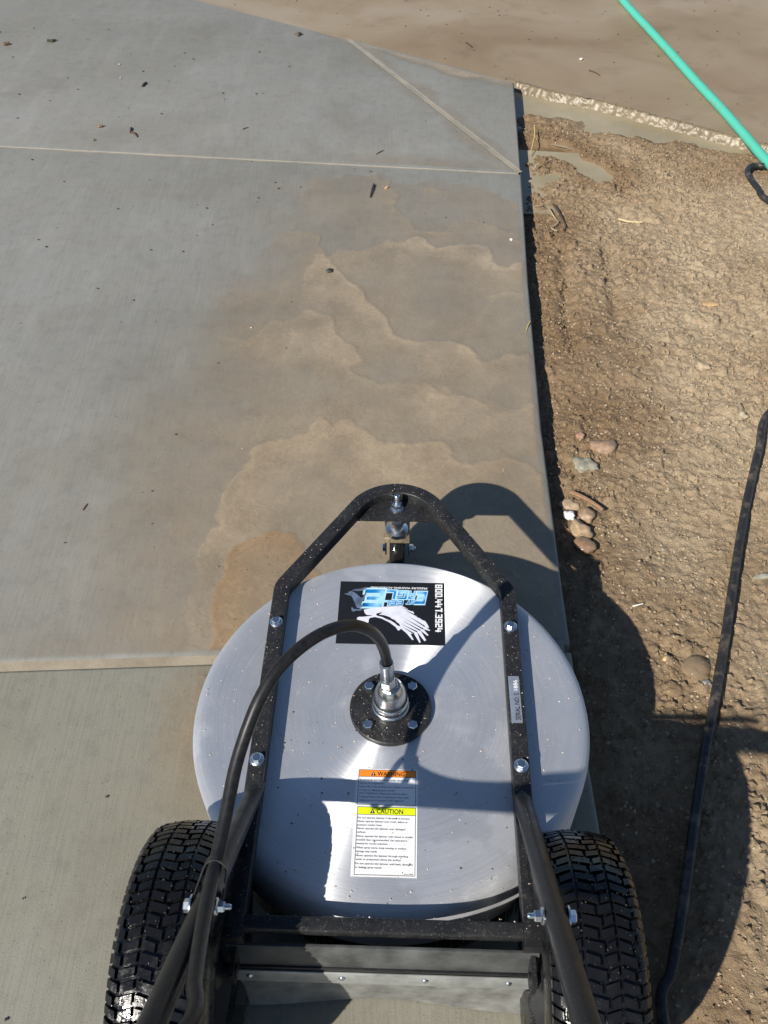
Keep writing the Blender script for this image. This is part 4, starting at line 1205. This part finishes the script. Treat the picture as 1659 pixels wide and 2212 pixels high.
stone(1534, 660, 36, 17, -.08, (.46, .29, .13), 'flat orange oval stone lying on the dry dirt', .004, 'dirt', .5, .55, seed=8, jag=.08)
stone(1517, 793, 28, 28, .6, (.40, .30, .19), 'round beige pebble sunk in the dry dirt', .004, 'dirt', .6, .8, seed=9)
stone(1253, 941, 20, 16, .1, (.38, .20, .14), 'small salmon red pebble near the smooth pinkish brown stone', .006, 'dirt', .7, .5, seed=10)
stone(1648, 1244, 44, 12, .1, (.27, .29, .24), 'thin grey green sliver of stone beside the black hose', .004, 'dirt', .8, .6, seed=11)
stone(1524, 1478, 24, 14, .1, (.26, .28, .30), 'small blue grey oval pebble left of the black hose', .005, 'dirt', .6, .5, seed=12)
stone(1437, 1424, 12, 12, 0, (.60, .42, .22), 'tiny yellow pebble beside the deck shadow', .004, 'dirt', .8, .6, seed=13)
stone(1600, 905, 26, 22, .3, (.42, .35, .24), 'pale clod of dry dirt near the bend of the black hose', .004, 'dirt', .7, .95, seed=14, jag=.3, name='clod', cat='clod')
stone(712, 589, 15, 11, .2, (.055, .052, .045), 'dark pebble sitting on the silty water front', .002, 'slab', .7, .6, seed=15, jag=.3)
stone(218, 275, 9, 7, 0, (.22, .13, .07), 'small brown pebble on the clean far slab', 0, 'slab', .9, .7, seed=16, jag=.3)
stone(203, 304, 6, 5, 0, (.16, .12, .06), 'tiny ochre crumb near the straight joint', 0, 'slab', .9, .8, seed=17, name='crumb', cat='crumb')
stone(645, 77, 12, 8, .2, (.10, .08, .05), 'dark crumb of dirt near the far edge of the clean slab', 0, 'slab', .9, .8, seed=18, jag=.4, name='crumb', cat='crumb')
stone(835, 408, 9, 7, .2, (.45, .25, .15), 'small pink pebble beside the dark twig', .001, 'slab', .8, .6, seed=19, jag=.2)
stone(1104, 520, 7, 5, 0, (.75, .74, .70), 'tiny white chip near the right edge of the slab', .001, 'slab', .9, .6, seed=20, name='chip', cat='stone')
stone(1255, 130, 8, 5, .2, (.72, .70, .64), 'tiny white chip on the muddy pavement', .001, 'mud', .9, .6, seed=21, name='chip', cat='stone')
stone(15, 97, 14, 9, .3, (.13, .07, .035), 'brown clump of debris on the clean far slab', 0, 'slab', .6, .9, seed=22, jag=.4, name='debris_clump', cat='debris')
stone(112, 90, 16, 8, .2, (.05, .05, .03), 'dark mossy clump of debris on the clean far slab', 0, 'slab', .6, .9, seed=23, jag=.45, name='debris_clump', cat='debris')


def twig(pts, r0, r1, col, label, name='twig', cat='twig', on='dirt', lift=.004, rough=.7):
    base = {'dirt': -.04, 'slab': 0.0, 'mud': -.030, 'puddle': -.05}[on]; P = []
    for i, q in enumerate(pts):
        c = px(q[0], q[1], base); z = dzs(c.x, c.y) if on == 'dirt' else base
        P.append(Vector((c.x, c.y, z + (q[2] if len(q) > 2 else lift))))
    P = catmull(P, 5) if len(P) > 2 else [P[0], (P[0] + P[1]) / 2, P[1]]
    n_ = len(P); o = MB().tube(P, [r0 + (r1 - r0) * i / (n_ - 1) for i in range(n_)], 7).build(name, simple(name + '_colour', col, rough, 0, .25, 200), None)
    return tag(o, label, cat)


twig([(808, 402, .006), (804, 414, .008), (800, 428, .003)], .0034, .0024, (.045, .03, .022), 'short dark twig lying on the tan water film', on='slab')
twig([(284, 278, .003), (283, 283, .004), (282, 288, .002)], .004, .003, (.05, .035, .025), 'short dark seed pod beside the curled brown leaf', 'seed_pod', 'seed pod', 'slab')
twig([(286, 288, .004), (291, 292, .006), (297, 297, .002)], .0045, .002, (.10, .05, .03), 'curled brown leaf scrap on the clean far slab', 'leaf', 'leaf', 'slab')
twig([(316, 180, .002), (312, 184, .004), (308, 188, .002)], .0045, .0045, (.03, .022, .018), 'small dark seed lying alone on the clean far slab', 'seed', 'seed', 'slab')
twig([(189, 1089, .001), (184, 1096, .002), (179, 1103, .001)], .0012, .0016, (.16, .08, .04), 'thin brown twig on the dry part of the washed slab', on='slab')
twig([(812, 334, .001), (820, 330, .003), (829, 325, .001)], .002, .0012, (.13, .08, .05), 'thin bark strip just beyond the straight joint', 'bark_strip', 'bark', 'slab')
twig([(525, 280, .001), (530, 278, .002), (536, 276, .001)], .002, .0015, (.06, .04, .03), 'tiny dark stalk on the clean slab near the straight joint', 'stalk', 'stalk', 'slab')
twig([(1336, 471, .008), (1360, 476, .007), (1388, 478, .006)], .0035, .0025, (.52, .42, .24), 'pale straw stalk lying on the open dirt', 'straw', 'straw')
twig([(1365, 1316, .010), (1376, 1313, .010), (1387, 1310, .010)], .0018, .0012, (.80, .78, .66), 'short white straw piece right of the deck shadow', 'straw', 'straw')
twig([(1152, 292, .035), (1153, 308, .032), (1150, 322, .022), (1144, 338, .006)], .0022, .0015, (.50, .36, .14), 'bent golden pine needle at the puddle by the slab corner', 'pine_needle', 'pine needle', 'puddle')
twig([(1145, 696, .003), (1140, 706, .004), (1135, 719, .002)], .0016, .0012, (.50, .40, .16), 'golden pine needle on the rounded slab edge', 'pine_needle', 'pine needle', 'slab')
twig([(1089, 1012, .004), (1086, 1021, .005), (1079, 1030, .003)], .0011, .0009, (.50, .40, .18), 'small golden pine needle on the silty water ahead of the frame loop', 'pine_needle', 'pine needle', 'slab')
twig([(1186, 447, .012), (1190, 456, .016), (1202, 468, .006), (1206, 480, .012), (1192, 490, .012), (1204, 497, .010)], .003, .002, (.33, .25, .17), 'pale root curl at the edge of the dirt', 'root', 'root')
twig([(1198, 440, .010), (1210, 462, .014), (1222, 486, .008), (1218, 496, .008)], .004, .002, (.07, .045, .03), 'dark root strand tangled by the pale root curl', 'root', 'root')
twig([(1232, 1066, .022), (1256, 1078, .024), (1280, 1090, .022), (1302, 1103, .018)], .0052, .004, (.24, .135, .075), 'long wet reddish bark sliver above the pebbles at the slab edge', 'bark_sliver', 'bark')
twig([(1272, 153, .002), (1284, 158, .004), (1296, 164, .002)], .003, .002, (.09, .05, .03), 'short brown twig on the muddy pavement beyond the silt ridge', on='mud')
twig([(1006, 93, .002), (1014, 98, .003), (1020, 103, .002)], .003, .003, (.06, .035, .035), 'dark seed husk on the muddy pavement', 'seed_husk', 'seed husk', 'mud')
twig([(1192, 350, .006), (1178, 356, .004), (1162, 366, .004)], .0016, .0014, (.09, .06, .045), 'thin dark stem lying in the small puddle', 'stem', 'stem', 'puddle')
BUB = Mat('clear_bubble'); BUB.set(Base_Color=(.30, .22, .14, 1), Roughness=.04, Alpha=.55)
b = MB(); c = px(1503, 1444, -.035); b.lathe([(.026, 0), (.025, .004), (.021, .009), (.014, .0125), (.006, .014), (0, .0143)], 28, Matrix.Translation((c.x, c.y, dzs(c.x, c.y) + .008)))
tag(b.build('bubble', BUB.m), 'glinting clear water bubble on the wet dirt left of the black hose', 'bubble')

# flecks of grit and plant dust on the concrete
fk = MB(); fk2 = MB()
for _ in range(240):
    x, y = random.uniform(-1.75, .34), random.uniform(.3, 4.4)
    if y > TOP(x) - .03 or x > edge_x(y) - .01 or (abs(x) < .36 and y < 1.1): continue
    speck(fk if random.random() < .94 else fk2, (x, y, .0025), random.choice((.0009, .0012, .0015, .002, .0028)) * (1 + .25 * y), .5)
tag(fk.build('dark_flecks', simple('dark_fleck', (.05, .038, .026), .8), None, False), 'dark specks of grit scattered over the concrete slabs', 'grit', None, 'stuff')
tag(fk2.build('pale_flecks', GT.m, None, False), 'pale sand grains scattered over the concrete slabs', 'grit', None, 'stuff')

fm = MB()
for _ in range(260):
    x, y = random.uniform(-.9, 1.7), random.uniform(3.0, 4.7)
    if y < TOP(x) + .03 or y < np.interp(x, [p[0] for p in LIPX], [p[1] for p in LIPX]) + .02: continue
    speck(fm, (x, y, -.029), random.choice((.002, .003, .004, .006)), .5)
tag(fm.build('pavement_flecks', simple('brown_fleck', (.085, .060, .040), .8), None, False), 'brown specks of grit scattered over the muddy pavement', 'grit', None, 'stuff')
